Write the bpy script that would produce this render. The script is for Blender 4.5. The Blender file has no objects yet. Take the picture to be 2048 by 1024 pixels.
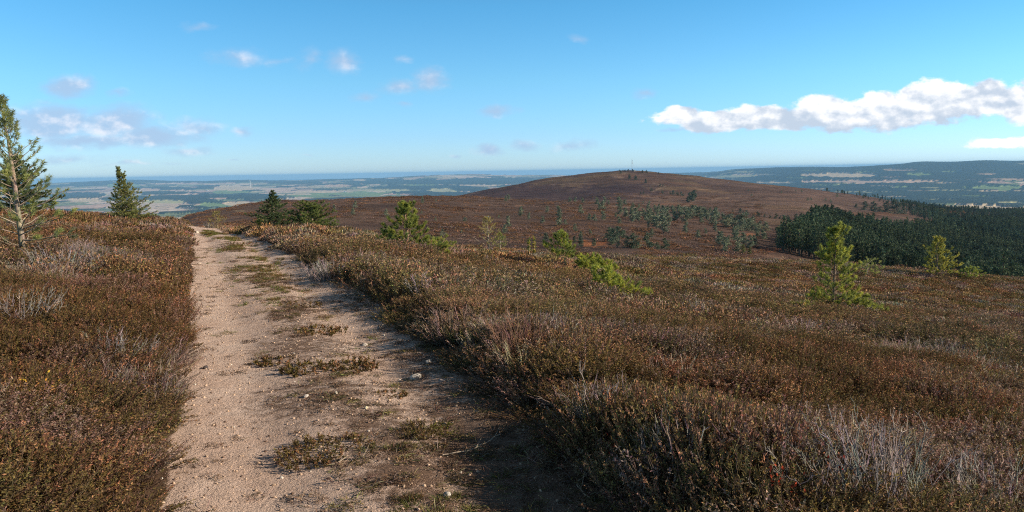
import bpy, math, random
import numpy as np
from mathutils import Matrix, Vector, Euler

sc = bpy.context.scene
col = sc.collection
rng = np.random.default_rng(7)
rad = math.radians

# ------------------------------------------------------------------ camera
F = 1577.0                      # focal length in pixels of a 2048 wide picture
PITCH, ROLL = rad(6.12), rad(0.985)
cam_d = bpy.data.cameras.new("camera"); cam = bpy.data.objects.new("camera", cam_d); col.objects.link(cam)
cam_d.sensor_width = 36.0; cam_d.lens = F / 2048 * 36.0
cam_d.clip_start = 0.1; cam_d.clip_end = 200000
RM = Matrix.Rotation(math.pi / 2 - PITCH, 4, 'X') @ Matrix.Rotation(-ROLL, 4, 'Z')
cam.matrix_world = RM
sc.camera = cam
RN = np.array(RM.to_3x3())

# ------------------------------------------------------------------ sun, sky, exposure
SUN_EL, SUN_AZ = rad(23.0), rad(99.0)        # azimuth clockwise from the view direction (+Y)
sd = bpy.data.lights.new("sun", 'SUN'); sun = bpy.data.objects.new("sun", sd); col.objects.link(sun)
sd.energy = 5.0; sd.angle = rad(0.55); sd.color = (1.0, 0.88, 0.72)
tosun = Vector((math.sin(SUN_AZ) * math.cos(SUN_EL), math.cos(SUN_AZ) * math.cos(SUN_EL), math.sin(SUN_EL)))
sun.rotation_euler = (-tosun).to_track_quat('-Z', 'Y').to_euler()
sun.location = (40, -20, 40)
SKY_STRENGTH = 0.070
sc.view_settings.view_transform = 'Standard'; sc.view_settings.look = 'None'
sc.view_settings.gamma = 1.0; sc.view_settings.exposure = 0.28
sc.cycles.use_denoising = False
sc.cycles.max_bounces = 5; sc.cycles.diffuse_bounces = 2; sc.cycles.volume_bounces = 1
sc.cycles.transparent_max_bounces = 4
sc.cycles.filter_width = 1.1

def ray(px, py):
    c = np.array([(px - 1024) / F, (512 - py) / F, -1.0])
    d = RN @ c
    return d[0] / d[1], d[2] / d[1]          # sideways and upward per metre forward

def project(P):
    c = P @ RN                                # world -> camera
    return 1024 + F * c[:, 0] / -c[:, 2], 512 - F * c[:, 1] / -c[:, 2]

# ------------------------------------------------------------------ node helpers
class NT:
    def __init__(s, tree): s.t = tree
    def n(s, kind, ins=None, **kw):
        nd = s.t.nodes.new(kind)
        for k, v in kw.items(): setattr(nd, k, v)
        for k, v in (ins or {}).items():
            if hasattr(v, 'is_linked') or isinstance(v, bpy.types.NodeSocket): s.t.links.new(v, nd.inputs[k])
            else: nd.inputs[k].default_value = v
        return nd
    def math(s, op, a, b=0.0, c=0.0, clamp=False):
        return s.n('ShaderNodeMath', {0: a, 1: b, 2: c}, operation=op, use_clamp=clamp).outputs[0]
    def vmath(s, op, a, b=(0, 0, 0), c=(0, 0, 0)):
        nd = s.n('ShaderNodeVectorMath', {0: a, 1: b}, operation=op)
        if op == 'MULTIPLY_ADD':
            if isinstance(c, bpy.types.NodeSocket): s.t.links.new(c, nd.inputs[2])
            else: nd.inputs[2].default_value = c
        return nd.outputs['Value'] if op == 'LENGTH' else nd.outputs[0]
    def noise(s, vec, scale, detail=4, rough=0.55, dist=0.0):
        return s.n('ShaderNodeTexNoise', {'Vector': vec, 'Scale': scale, 'Detail': detail, 'Roughness': rough, 'Distortion': dist}).outputs[0]
    def ss(s, v, a, b, lo=0.0, hi=1.0):
        return s.n('ShaderNodeMapRange', {'Value': v, 'From Min': a, 'From Max': b, 'To Min': lo, 'To Max': hi}, interpolation_type='SMOOTHSTEP').outputs[0]
    def mix(s, f, a, b, mode='MIX'):
        nd = s.n('ShaderNodeMix', data_type='RGBA', blend_type=mode)
        for sock, v in ((nd.inputs[0], f), (nd.inputs[6], a), (nd.inputs[7], b)):
            if isinstance(v, bpy.types.NodeSocket): s.t.links.new(v, sock)
            else: sock.default_value = v if isinstance(v, (int, float)) else (*v, 1)[:4]
        return nd.outputs[2]
    def attr(s, name, typ='GEOMETRY'):
        return s.n('ShaderNodeAttribute', attribute_name=name, attribute_type=typ)

def new_mat(name):
    m = bpy.data.materials.new(name); m.use_nodes = True
    m.node_tree.nodes.clear()
    return m, NT(m.node_tree)

def finish(nt, colr, rough=0.9, bump=None, bdist=0.02, spec=0.15, trans=0.0):
    bs = nt.n('ShaderNodeBsdfPrincipled', {'Base Color': colr, 'Roughness': rough, 'Specular IOR Level': spec})
    if bump is not None:
        b = nt.n('ShaderNodeBump', {'Height': bump, 'Strength': 1.0, 'Distance': bdist})
        nt.t.links.new(b.outputs[0], bs.inputs['Normal'])
    out = nt.n('ShaderNodeOutputMaterial')
    if trans > 0:
        tr = nt.n('ShaderNodeBsdfTranslucent', {'Color': colr})
        mx = nt.n('ShaderNodeMixShader', {0: trans, 1: bs.outputs[0], 2: tr.outputs[0]})
        nt.t.links.new(mx.outputs[0], out.inputs[0])
    else:
        nt.t.links.new(bs.outputs[0], out.inputs[0])

# ------------------------------------------------------------------ world: clear sky and clouds
def build_world():
    w = bpy.data.worlds.new("World"); sc.world = w; w.use_nodes = True
    w.node_tree.nodes.clear(); nt = NT(w.node_tree)
    sky = nt.n('ShaderNodeTexSky', sky_type='NISHITA', sun_disc=False, sun_elevation=SUN_EL, sun_rotation=-SUN_AZ,
               altitude=400.0, air_density=1.0, dust_density=0.3, ozone_density=2.0)
    geo = nt.n('ShaderNodeTexCoord').outputs['Generated']
    sep = nt.n('ShaderNodeSeparateXYZ', {0: geo})
    # sky colour by height; the unseen upper part is dimmed and warmed for shadow tone
    rp = nt.n('ShaderNodeValToRGB', {0: sep.outputs[2]}); cr = rp.color_ramp
    for k, (pos, c) in enumerate([(0.0, (1.20, 1.72, 2.80)), (0.045, (1.03, 1.62, 2.53)), (0.11, (0.94, 1.70, 2.21)), (0.20, (0.70, 1.65, 2.12)), (0.36, (0.64, 0.84, 0.86)), (0.65, (0.72, 0.68, 0.60))]):
        e = cr.elements[k] if k < 2 else cr.elements.new(pos)
        e.position = pos; e.color = (*[x / 3 for x in c], 1)
    skc = nt.mix(1.0, sky.outputs[0], rp.outputs[0], 'MULTIPLY')
    bg = nt.n('ShaderNodeBackground', {'Color': skc, 'Strength': SKY_STRENGTH * 3})
    yy = nt.math('MAXIMUM', sep.outputs[1], 0.05)
    tt = nt.math('DIVIDE', sep.outputs[0], yy); s_ = nt.math('DIVIDE', sep.outputs[2], yy)
    p = nt.n('ShaderNodeCombineXYZ', {0: tt, 1: s_, 2: 0.0}).outputs[0]
    pst = nt.vmath('MULTIPLY', p, (1.0, 1.8, 1.0))
    warp = nt.n('ShaderNodeTexNoise', {'Vector': pst, 'Scale': 14.0, 'Detail': 4.0, 'Roughness': 0.6}).outputs[1]
    warp = nt.vmath('SUBTRACT', warp, (0.5, 0.5, 0.5))
    pw = nt.vmath('MULTIPLY_ADD', warp, (0.05, 0.022, 0.0), p)
    def chain(blobs):
        acc = None
        for (cx, cy, rx, ry, k) in blobs:
            t0, s0 = ray(cx, cy)
            sx, sy = F / rx, F / ry
            v = nt.vmath('MULTIPLY_ADD', pw, (sx, sy, 0), (-t0 * sx, -s0 * sy, 0))
            l = nt.vmath('LENGTH', v)
            d = nt.math('MULTIPLY_ADD', l, -k, k)
            acc = d if acc is None else nt.math('MAXIMUM', acc, d)
        return acc
    bank = chain([(1350, 235, 62, 20, .8), (1430, 244, 95, 25, .9), (1540, 235, 120, 32, .95), (1660, 225, 120, 36, .95), (1770, 218, 120, 40, .95),
                  (1880, 203, 110, 44, 1.0), (1975, 198, 110, 41, 1.0), (2070, 200, 110, 48, 1), (2000, 288, 70, 13, .85), (2060, 284, 70, 15, .9)])
    wisp = chain([(140, 174, 68, 30, 1.15), (235, 184, 32, 11, .6), (110, 245, 130, 48, 1.35), (230, 252, 120, 46, 1.35), (310, 274, 110, 32, 1.2), (180, 284, 170, 20, 1.1),
                  (400, 252, 75, 24, .75), (485, 263, 28, 13, .8), (375, 302, 70, 13, .7), (140, 318, 100, 12, .6), (270, 327, 110, 5, .5),
                  (485, 112, 78, 25, .72), (565, 118, 42, 13, .55), (620, 120, 34, 28, .55), (684, 124, 44, 34, .85), (735, 190, 34, 12, .6),
                  (800, 170, 66, 24, .85), (862, 158, 48, 32, 1.0), (995, 222, 50, 15, .9), (800, 208, 20, 7, .6), (976, 300, 36, 15, 1.05), (1050, 292, 40, 13, .75),
                  (1145, 293, 58, 13, .7), (1155, 75, 28, 11, .6), (1285, 187, 34, 12, .65), (815, 115, 26, 11, .5), (400, 53, 38, 9, .45), (1345, 263, 34, 5, .6),
                  (470, 317, 16, 4, .6), (620, 312, 22, 4, .5), (920, 310, 16, 4, .5), (-80, 250, 130, 60, .9)])
    f1 = nt.noise(nt.vmath('MULTIPLY', p, (1.0, 1.5, 1.0)), 20.0, 6, 0.52)
    f1b = nt.noise(nt.vmath('MULTIPLY', nt.vmath('ADD', p, (0.007, 0.0065, 0)), (1.0, 1.5, 1.0)), 20.0, 6, 0.52)
    big = nt.noise(nt.vmath('MULTIPLY', p, (1.0, 2.0, 1.0)), 13.0, 3, 0.5)
    fine = nt.math('SUBTRACT', nt.noise(nt.vmath('MULTIPLY', p, (1.0, 1.7, 1.0)), 22.0, 9, 0.60), 0.5)
    def cover(field, amp, a, b):
        return nt.ss(nt.math('MULTIPLY_ADD', fine, amp, field), a, b)
    a_bank = cover(bank, 1.25, 0.0, 0.26)
    a_wisp = nt.math('MULTIPLY', cover(wisp, 1.25, -0.05, 0.95), 0.82)
    lit = nt.math('MULTIPLY_ADD', nt.math('SUBTRACT', f1, f1b), 2.8, 0.60)
    lit = nt.math('MULTIPLY_ADD', nt.math('SUBTRACT', big, 0.5), 1.3, lit)
    # tops of the bank are in full sun, the flat bases grey
    t0, s0 = ray(1400, 235); t1, s1 = ray(1950, 190)
    axis = nt.math('MULTIPLY_ADD', tt, (s1 - s0) / (t1 - t0), s0 - t0 * (s1 - s0) / (t1 - t0))
    up = nt.math('MULTIPLY', nt.math('SUBTRACT', s_, axis), 14.0)
    up = nt.math('MAXIMUM', up, -0.28)
    low = nt.ss(nt.math('SUBTRACT', axis, s_), .036, .050)
    up = nt.math('MULTIPLY_ADD', low, 0.62, up)
    litb = nt.math('ADD', lit, up)
    c_bank = nt.mix(nt.ss(litb, 0.12, 0.95), (0.48, 0.565, 0.68), (0.95, 0.945, 0.95))
    c_wisp = nt.mix(nt.ss(lit, 0.52, 1.25), (0.36, 0.49, 0.68), (0.80, 0.78, 0.83))
    b1 = nt.n('ShaderNodeBackground', {'Color': c_wisp, 'Strength': 1.0})
    b2 = nt.n('ShaderNodeBackground', {'Color': c_bank, 'Strength': 1.0})
    ahead = nt.math('GREATER_THAN', sep.outputs[1], 0.3)
    m1 = nt.n('ShaderNodeMixShader', {0: nt.math('MULTIPLY', a_wisp, ahead), 1: bg.outputs[0], 2: b1.outputs[0]})
    m2 = nt.n('ShaderNodeMixShader', {0: nt.math('MULTIPLY', a_bank, ahead), 1: m1.outputs[0], 2: b2.outputs[0]})
    o = nt.n('ShaderNodeOutputWorld'); nt.t.links.new(m2.outputs[0], o.inputs[0])
build_world()

# ------------------------------------------------------------------ numpy noise
def _hash(ix, iy, seed):
    h = (ix.astype(np.int64) * 374761393 + iy.astype(np.int64) * 668265263 + seed * 974711) & 0x7fffffff
    h = ((h ^ (h >> 13)) * 1274126177) & 0x7fffffff
    h = ((h ^ (h >> 15)) * 2246822519) & 0x7fffffff
    return ((h ^ (h >> 16)) & 0xffffff) / float(0xffffff)

def vnoise(x, y, seed=0):
    ix = np.floor(x); iy = np.floor(y); fx = x - ix; fy = y - iy
    fx = fx * fx * (3 - 2 * fx); fy = fy * fy * (3 - 2 * fy)
    a = _hash(ix, iy, seed); b = _hash(ix + 1, iy, seed); c = _hash(ix, iy + 1, seed); d = _hash(ix + 1, iy + 1, seed)
    return (a * (1 - fx) + b * fx) * (1 - fy) + (c * (1 - fx) + d * fx) * fy

def fbm(x, y, seed=0, oct=4):
    s = 0; a = .5; n = 0
    for i in range(oct):
        s = s + a * vnoise(x * 2 ** i + 17.3 * i, y * 2 ** i - 9.1 * i, seed + i); n += a; a *= .5
    return s / n

def sstep(a, b, x):
    q = np.clip((x - a) / (b - a), 0, 1); return q * q * (3 - 2 * q)

def pchip(x, y, xi):
    h = np.diff(x); d = np.diff(y) / h; m = np.zeros_like(y)
    for k in range(1, len(x) - 1):
        if d[k - 1] * d[k] > 0:
            w1 = 2 * h[k] + h[k - 1]; w2 = h[k] + 2 * h[k - 1]
            m[k] = (w1 + w2) / (w1 / d[k - 1] + w2 / d[k])
    m[0], m[-1] = d[0], d[-1]
    i = np.clip(np.searchsorted(x, xi) - 1, 0, len(x) - 2); q = np.clip((xi - x[i]) / h[i], 0, 1)
    return ((2 * q ** 3 - 3 * q ** 2 + 1) * y[i] + (q ** 3 - 2 * q ** 2 + q) * h[i] * m[i]
            + (-2 * q ** 3 + 3 * q ** 2) * y[i + 1] + (q ** 3 - q ** 2) * h[i] * m[i + 1])

# ------------------------------------------------------------------ the lie of the land (eye at z = 0)
def z_track(Y): return -1.98 - 0.012 * Y
def _edge(pts):
    o = []
    for px, py in pts:
        t, s = ray(px, py); Y = -1.98 / (s + 0.012); o.append((Y, t * Y))
    o = np.array(sorted(o))
    d = (o[-1] - o[-3]) / (o[-1, 0] - o[-3, 0])
    ext = o[-1] + d * np.array([[25.0], [60.0]])
    d0 = (o[1] - o[0]) / (o[1, 0] - o[0, 0])
    pre = o[0] - d0 * np.array([[12.0]])
    return np.vstack([pre, o, ext])
EL = _edge([(338, 1024), (362, 850), (378, 720), (386, 620), (390, 540), (388, 490), (378, 458)])
ER = _edge([(1262, 1024), (1095, 860), (915, 720), (775, 630), (662, 560), (578, 510), (508, 472), (455, 452)])
def XL(Y): return np.interp(Y, EL[:, 0], EL[:, 1])
def XR(Y): return np.interp(Y, ER[:, 0], ER[:, 1])

def z_near(X, Y):
    xl, xr = XL(Y), XR(Y)
    zt = z_track(Y)
    dr = np.maximum(X - xr, 0); dl = np.maximum(xl - X, 0)
    und = (fbm(X / 3.1, Y / 3.1, 5, 3) - .5)
    z = zt - 0.125 * dr + 0.27 * sstep(0, .75, dr) - .14 * sstep(1.5, 7, dr) + .22 * sstep(18, 31, Y) * sstep(.7, 2.2, dr) * sstep(18, 6, dr) + und * 0.34 * sstep(0.1, 2.0, dr)
    z = z + 0.10 * sstep(0, .4, dl) + .16 * sstep(.15, 1.2, dl) + np.minimum(0.102 * dl, 1.2) + und * 0.30 * sstep(0.1, 2.0, dl)
    u = (X - xl) / np.maximum(xr - xl, .5)
    ins = sstep(-0.02, 0.08, u) * sstep(1.02, 0.9, u)
    rut = np.exp(-((u - .22) / .13) ** 2) + np.exp(-((u - .74) / .11) ** 2)
    z = z - ins * 0.055 * rut + ins * 0.03 * (fbm(X * 2.3, Y * 2.3, 9, 3) - .5)
    return z

C = {
 -700: [(44, 415), (60, 440), (120, 470), (400, 465), (1500, 455), (4000, 440)],
 0: [(44, 420), (60, 440), (120, 470), (400, 465), (1500, 455), (4000, 440)],
 250: [(44, 424), (60, 442), (120, 470), (400, 465), (1500, 455), (4000, 440)],
 330: [(44, 432), (60, 446), (120, 466), (300, 458), (600, 450), (1500, 452), (4000, 440)],
 380: [(44, 441), (60, 452), (120, 462), (250, 448), (420, 429), (600, 432), (1500, 450), (4000, 440)],
 450: [(44, 448), (60, 462), (110, 468), (250, 440), (420, 416), (600, 420), (1500, 445), (4000, 438)],
 560: [(44, 456), (60, 475), (110, 482), (250, 430), (430, 403), (600, 408), (1500, 440), (4000, 435)],
 700: [(44, 466), (60, 490), (110, 492), (250, 425), (480, 397), (650, 402), (1500, 436), (4000, 430)],
 850: [(46, 480), (62, 510), (110, 510), (220, 440), (520, 392), (700, 398), (1500, 425), (4000, 428)],
 920: [(47, 486), (63, 512), (110, 512), (220, 445), (520, 391), (750, 396), (1100, 391), (1500, 400), (4000, 425)],
 1000: [(48, 492), (64, 515), (110, 512), (220, 450), (480, 396), (650, 402), (1150, 375), (1500, 385), (4000, 420)],
 1100: [(48, 498), (64, 520), (110, 515), (200, 462), (450, 402), (650, 405), (1200, 355), (1600, 370), (4000, 415)],
 1180: [(49, 502), (64, 525), (110, 515), (200, 466), (430, 406), (620, 405), (1230, 345.5), (1600, 360), (4000, 412)],
 1250: [(50, 506), (66, 530), (110, 515), (200, 468), (420, 412), (600, 405), (1250, 341), (1600, 355), (4000, 410)],
 1330: [(52, 510), (66, 535), (115, 518), (200, 475), (400, 425), (600, 407), (1250, 346), (1600, 360), (4000, 408)],
 1450: [(54, 515), (70, 540), (120, 522), (200, 485), (380, 437), (600, 412), (1200, 360), (1600, 372), (4000, 405)],
 1600: [(58, 520), (75, 550), (130, 540), (220, 500), (380, 445), (600, 415), (1100, 377), (1500, 390), (4000, 400)],
 1700: [(60, 526), (80, 565), (150, 555), (250, 510), (450, 455), (700, 418), (1100, 389), (1500, 400), (4000, 402)],
 1800: [(62, 535), (85, 585), (160, 580), (280, 530), (500, 465), (750, 428), (1150, 405), (1500, 414), (4000, 412)],
 1900: [(63, 543), (85, 600), (180, 595), (300, 545), (550, 475), (850, 437), (1250, 417), (1600, 424), (4000, 416)],
 2048: [(65, 556), (90, 625), (200, 600), (350, 550), (600, 490), (900, 444), (1300, 421), (1700, 429), (4000, 422)],
 2750: [(70, 600), (95, 690), (200, 660), (350, 600), (600, 530), (900, 470), (1300, 440), (1700, 440), (4000, 425)],
}
FARZ = {  # heights of far hills: (distance, z)
 -700: [(6500, -297), (12000, -286), (17000, -203), (21500, -150), (26500, -292), (30000, -306), (70000, -420)],
 60: [(6500, -297), (12000, -286), (17000, -203), (21500, -150), (26500, -292), (30000, -306), (70000, -420)],
 130: [(6500, -297), (12000, -286), (17000, -190), (21500, -128), (26500, -292), (30000, -306), (70000, -420)],
 250: [(6500, -297), (12000, -286), (17000, -172), (21500, -100), (26500, -292), (30000, -306), (70000, -420)],
 330: [(6500, -297), (12000, -286), (17000, -192), (21500, -132), (26500, -292), (30000, -306), (70000, -420)],
 400: [(6500, -297), (12000, -286), (17000, -201), (21500, -146), (26500, -292), (30000, -306), (70000, -420)],
 480: [(6500, -297), (12000, -286), (17000, -190), (21500, -128), (26500, -292), (30000, -306), (70000, -420)],
 560: [(6500, -297), (12000, -286), (17000, -204), (21500, -152), (26500, -292), (30000, -306), (70000, -420)],
 640: [(6500, -297), (12000, -286), (17000, -201), (21500, -146), (26500, -292), (30000, -306), (70000, -420)],
 720: [(6500, -297), (12000, -286), (17000, -190), (21500, -128), (26500, -292), (30000, -306), (70000, -420)],
 800: [(6500, -297), (12000, -286), (17000, -180), (21500, -112), (26500, -292), (30000, -306), (70000, -420)],
 870: [(6500, -297), (12000, -286), (17000, -165), (21500, -88), (26500, -292), (30000, -306), (70000, -420)],
 930: [(6500, -297), (12000, -286), (17000, -161), (21500, -82), (26500, -292), (30000, -306), (70000, -420)],
 985: [(6500, -297), (12000, -286), (17000, -175), (21500, -105), (26500, -292), (30000, -306), (70000, -420)],
 1080: [(6500, -297), (12000, -286), (17000, -197), (21500, -140), (26500, -292), (30000, -306), (70000, -420)],
 1240: [(6500, -297), (12000, -286), (17000, -203), (21500, -150), (26500, -292), (30000, -306), (70000, -420)],
 1380: [(6500, -297), (12000, -286), (17000, -196), (21500, -138), (26500, -292), (30000, -306), (70000, -420)],
 1480: [(6500, -297), (11000, -255), (16000, -72), (24500, -240), (30000, -306), (70000, -420)],
 1600: [(6500, -297), (10000, -215), (14000, -35), (22500, -240), (30000, -306), (70000, -420)],
 1700: [(6500, -297), (9500, -205), (13000, -32), (21500, -240), (30000, -306), (70000, -420)],
 1800: [(6500, -297), (9000, -195), (12500, -8), (21000, -240), (30000, -306), (70000, -420)],
 1832: [(6500, -297), (9000, -195), (12400, 13), (20900, -240), (30000, -306), (70000, -420)],
 1900: [(6500, -297), (9000, -195), (12400, -1), (20900, -240), (30000, -306), (70000, -420)],
 1965: [(6500, -297), (9000, -188), (12000, 13), (20500, -240), (30000, -306), (70000, -420)],
 2048: [(6500, -297), (9000, -192), (12000, -13), (20500, -240), (30000, -306), (70000, -420)],
 2750: [(6500, -297), (9000, -192), (12000, -10), (20500, -240), (30000, -306), (70000, -420)],
}
LY = np.linspace(math.log(44), math.log(70000), 900)
def _table():
    pxs = sorted(C); fx = sorted(FARZ)
    TT = np.linspace(-1.1, 1.1, 441)
    ysF = np.linspace(math.log(6500), math.log(70000), 300)
    far = np.array([pchip(np.log([a for a, b in FARZ[p]]), np.array([b / a for a, b in FARZ[p]]), ysF) for p in fx])
    tfx = np.array([ray(p, 345)[0] for p in fx])
    rows, ts = [], []
    for p in pxs:
        t0 = ray(p, 430)[0]
        fs = np.array([np.interp(t0, tfx, far[:, k]) for k in range(len(ysF))])
        Y = [a for a, b in C[p]]; S = [ray(p, b)[1] - (0.3 / a if a < 100 else 0.25 / a) for a, b in C[p]]
        x = np.concatenate([np.log(Y), ysF[::6]]); y = np.concatenate([S, fs[::6]])
        rows.append(pchip(x, y, LY)); ts.append(t0)
    rows = np.array(rows); ts = np.array(ts)
    # far part directly from FARZ (finer columns)
    out = np.array([pchip(ts, rows[:, k], TT) for k in range(len(LY))])
    outF = np.array([pchip(tfx, np.array([np.interp(LY[k], ysF, far[i]) for i in range(len(fx))]), TT) for k in range(len(LY))])
    w = sstep(math.log(5200), math.log(7500), LY)[:, None]
    return TT, out * (1 - w) + outF * w
TT, TAB = _table()

def H(X, Y):
    X = np.asarray(X, float); Y = np.asarray(Y, float)
    Yc = np.maximum(Y, 44.0)
    a = (np.log(Yc) - LY[0]) / (LY[1] - LY[0]); i = np.clip(a.astype(int), 0, len(LY) - 2); fa = np.clip(a - i, 0, 1)
    b = (np.clip(X / Yc, -1.09, 1.09) - TT[0]) / (TT[1] - TT[0]); j = np.clip(b.astype(int), 0, len(TT) - 2); fb = b - j
    s = (TAB[i, j] * (1 - fb) + TAB[i, j + 1] * fb) * (1 - fa) + (TAB[i + 1, j] * (1 - fb) + TAB[i + 1, j + 1] * fb) * fa
    zt = s * Yc
    mid = sstep(60, 200, Y) * sstep(5000, 2500, Y)
    zt = zt + mid * (fbm(X / 45, Y / 60, 21, 4) - .5) * np.minimum(Yc * 0.007, 6.0)
    zt = zt + sstep(5000, 9000, Y) * sstep(29000, 24000, Y) * np.maximum(fbm(X / 1900, Y / 2600, 31, 4) - .36, -.02) * 95
    w = sstep(31, 46, Y)
    return z_near(X, np.minimum(Y, 60)) * (1 - w) + zt * w if np.any(w < 1) else zt

def hit(px, py, y0=3.0, y1=26000.0, lift=0.0):
    """point of the ground under a line of sight"""
    t, s = ray(px, py)
    Y = np.exp(np.linspace(math.log(y0), math.log(y1), 6000))
    d = s * Y - (H(t * Y, Y) + lift)
    k = np.argmax(d < 0) if np.any(d < 0) else int(np.argmin(d))
    k = max(k, 1); a, b = d[k - 1], d[k]
    y = Y[k - 1] + (Y[k] - Y[k - 1]) * (a / (a - b) if a > 0 > b else 0)
    return np.array([t * y, y, float(H(np.array([t * y]), np.array([y]))[0])])

# ------------------------------------------------------------------ mesh helpers
def mesh(name, V, faces, mat, cols=None, smooth=False, attrs=None):
    me = bpy.data.meshes.new(name)
    V = np.ascontiguousarray(V, np.float32); me.vertices.add(len(V)); me.vertices.foreach_set('co', V.ravel())
    faces = [np.asarray(f, np.int32) for f in (faces if isinstance(faces, list) else [faces]) if len(f)]
    if faces:
        li = np.concatenate([f.ravel() for f in faces])
        tot = np.concatenate([np.full(len(f), f.shape[1], np.int32) for f in faces])
        st = np.concatenate([[0], np.cumsum(tot)[:-1]]).astype(np.int32)
        me.loops.add(len(li)); me.loops.foreach_set('vertex_index', li)
        me.polygons.add(len(tot)); me.polygons.foreach_set('loop_start', st); me.polygons.foreach_set('loop_total', tot)
        if smooth: me.polygons.foreach_set('use_smooth', np.ones(len(tot), bool))
    if cols is not None:
        ca = me.attributes.new('Col', 'FLOAT_COLOR', 'POINT')
        ca.data.foreach_set('color', np.c_[cols, np.ones(len(cols))].astype(np.float32).ravel())
    for k, v in (attrs or {}).items():
        me.attributes.new(k, 'FLOAT', 'POINT').data.foreach_set('value', np.asarray(v, np.float32).ravel())
    me.update(calc_edges=True); me.validate()
    if mat: me.materials.append(mat)
    return me

def obj(name, me, parent=None, loc=None):
    o = bpy.data.objects.new(name, me); col.objects.link(o)
    if parent: o.parent = parent
    if loc is not None: o.location = loc
    return o

def tag(o, label=None, cat=None, group=None, kind=None):
    for k, v in (('label', label), ('category', cat), ('group', group), ('kind', kind)):
        if v: o[k] = v
    return o

def empty(name, loc, label, cat, group=None, rz=0.0, scale=1.0):
    o = bpy.data.objects.new(name, None); col.objects.link(o); o.location = loc; o.empty_display_size = .2
    o.rotation_euler = (0, 0, rz); o.scale = (scale,) * 3
    return tag(o, label, cat, group)

def grid_faces(nr, nc):
    i = np.arange(nr * nc).reshape(nr, nc)
    return np.stack([i[:-1, :-1], i[:-1, 1:], i[1:, 1:], i[1:, :-1]], -1).reshape(-1, 4)

class Geo:
    """collects pieces of one mesh"""
    def __init__(s): s.V, s.Q, s.T, s.C, s.n = [], [], [], [], 0
    def add(s, V, F_, colr):
        V = np.asarray(V, float); F_ = np.asarray(F_)
        if len(V) == 0: return
        (s.Q if F_.shape[1] == 4 else s.T).append(F_ + s.n); s.V.append(V); s.n += len(V)
        c = np.asarray(colr, float); s.C.append(np.tile(c, (len(V), 1)) if c.ndim == 1 else c)
    def arrays(s):
        f = []
        if s.Q: f.append(np.vstack(s.Q))
        if s.T: f.append(np.vstack(s.T))
        return np.vstack(s.V), f, np.vstack(s.C)
    def mesh(s, name, mat, smooth=False):
        V, f, c = s.arrays(); return mesh(name, V, f, mat, c, smooth)

def unit(v): return v / np.maximum(np.linalg.norm(v, axis=-1, keepdims=True), 1e-9)

def tube(P, r, k=5):
    P = np.asarray(P, float); r = np.asarray(r, float); n = len(P)
    T = unit(np.gradient(P, axis=0)); up = np.where(np.abs(T[:, 2:3]) > .9, [[1., 0, 0]], [[0, 0, 1.]])
    A = unit(np.cross(T, up)); B = np.cross(T, A)
    a = np.linspace(0, 2 * np.pi, k, endpoint=False)
    V = P[:, None] + r[:, None, None] * (np.cos(a)[None, :, None] * A[:, None] + np.sin(a)[None, :, None] * B[:, None])
    i = np.arange(n * k).reshape(n, k)
    Fq = np.stack([i[:-1], np.roll(i, -1, 1)[:-1], np.roll(i, -1, 1)[1:], i[1:]], -1).reshape(-1, 4)
    return V.reshape(-1, 3), Fq

def blades(P, D, L, W):
    """one thin triangle per point: base P, direction D, length L, width W"""
    n = len(P); r = rng.normal(size=(n, 3)); S = unit(np.cross(D, r)) * (np.asarray(W) / 2).reshape(-1, 1)
    tip = P + D * np.asarray(L).reshape(-1, 1)
    V = np.stack([P - S, P + S, tip], 1).reshape(-1, 3)
    return V, np.arange(3 * n).reshape(n, 3)

def leaves4(P, D, L, W):
    """one lozenge per point"""
    n = len(P); r = rng.normal(size=(n, 3)); S = unit(np.cross(D, r)) * (np.asarray(W) / 2).reshape(-1, 1)
    L = np.asarray(L).reshape(-1, 1)
    V = np.stack([P, P + D * L * .45 + S, P + D * L, P + D * L * .45 - S], 1).reshape(-1, 3)
    return V, np.arange(4 * n).reshape(n, 4)

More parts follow.
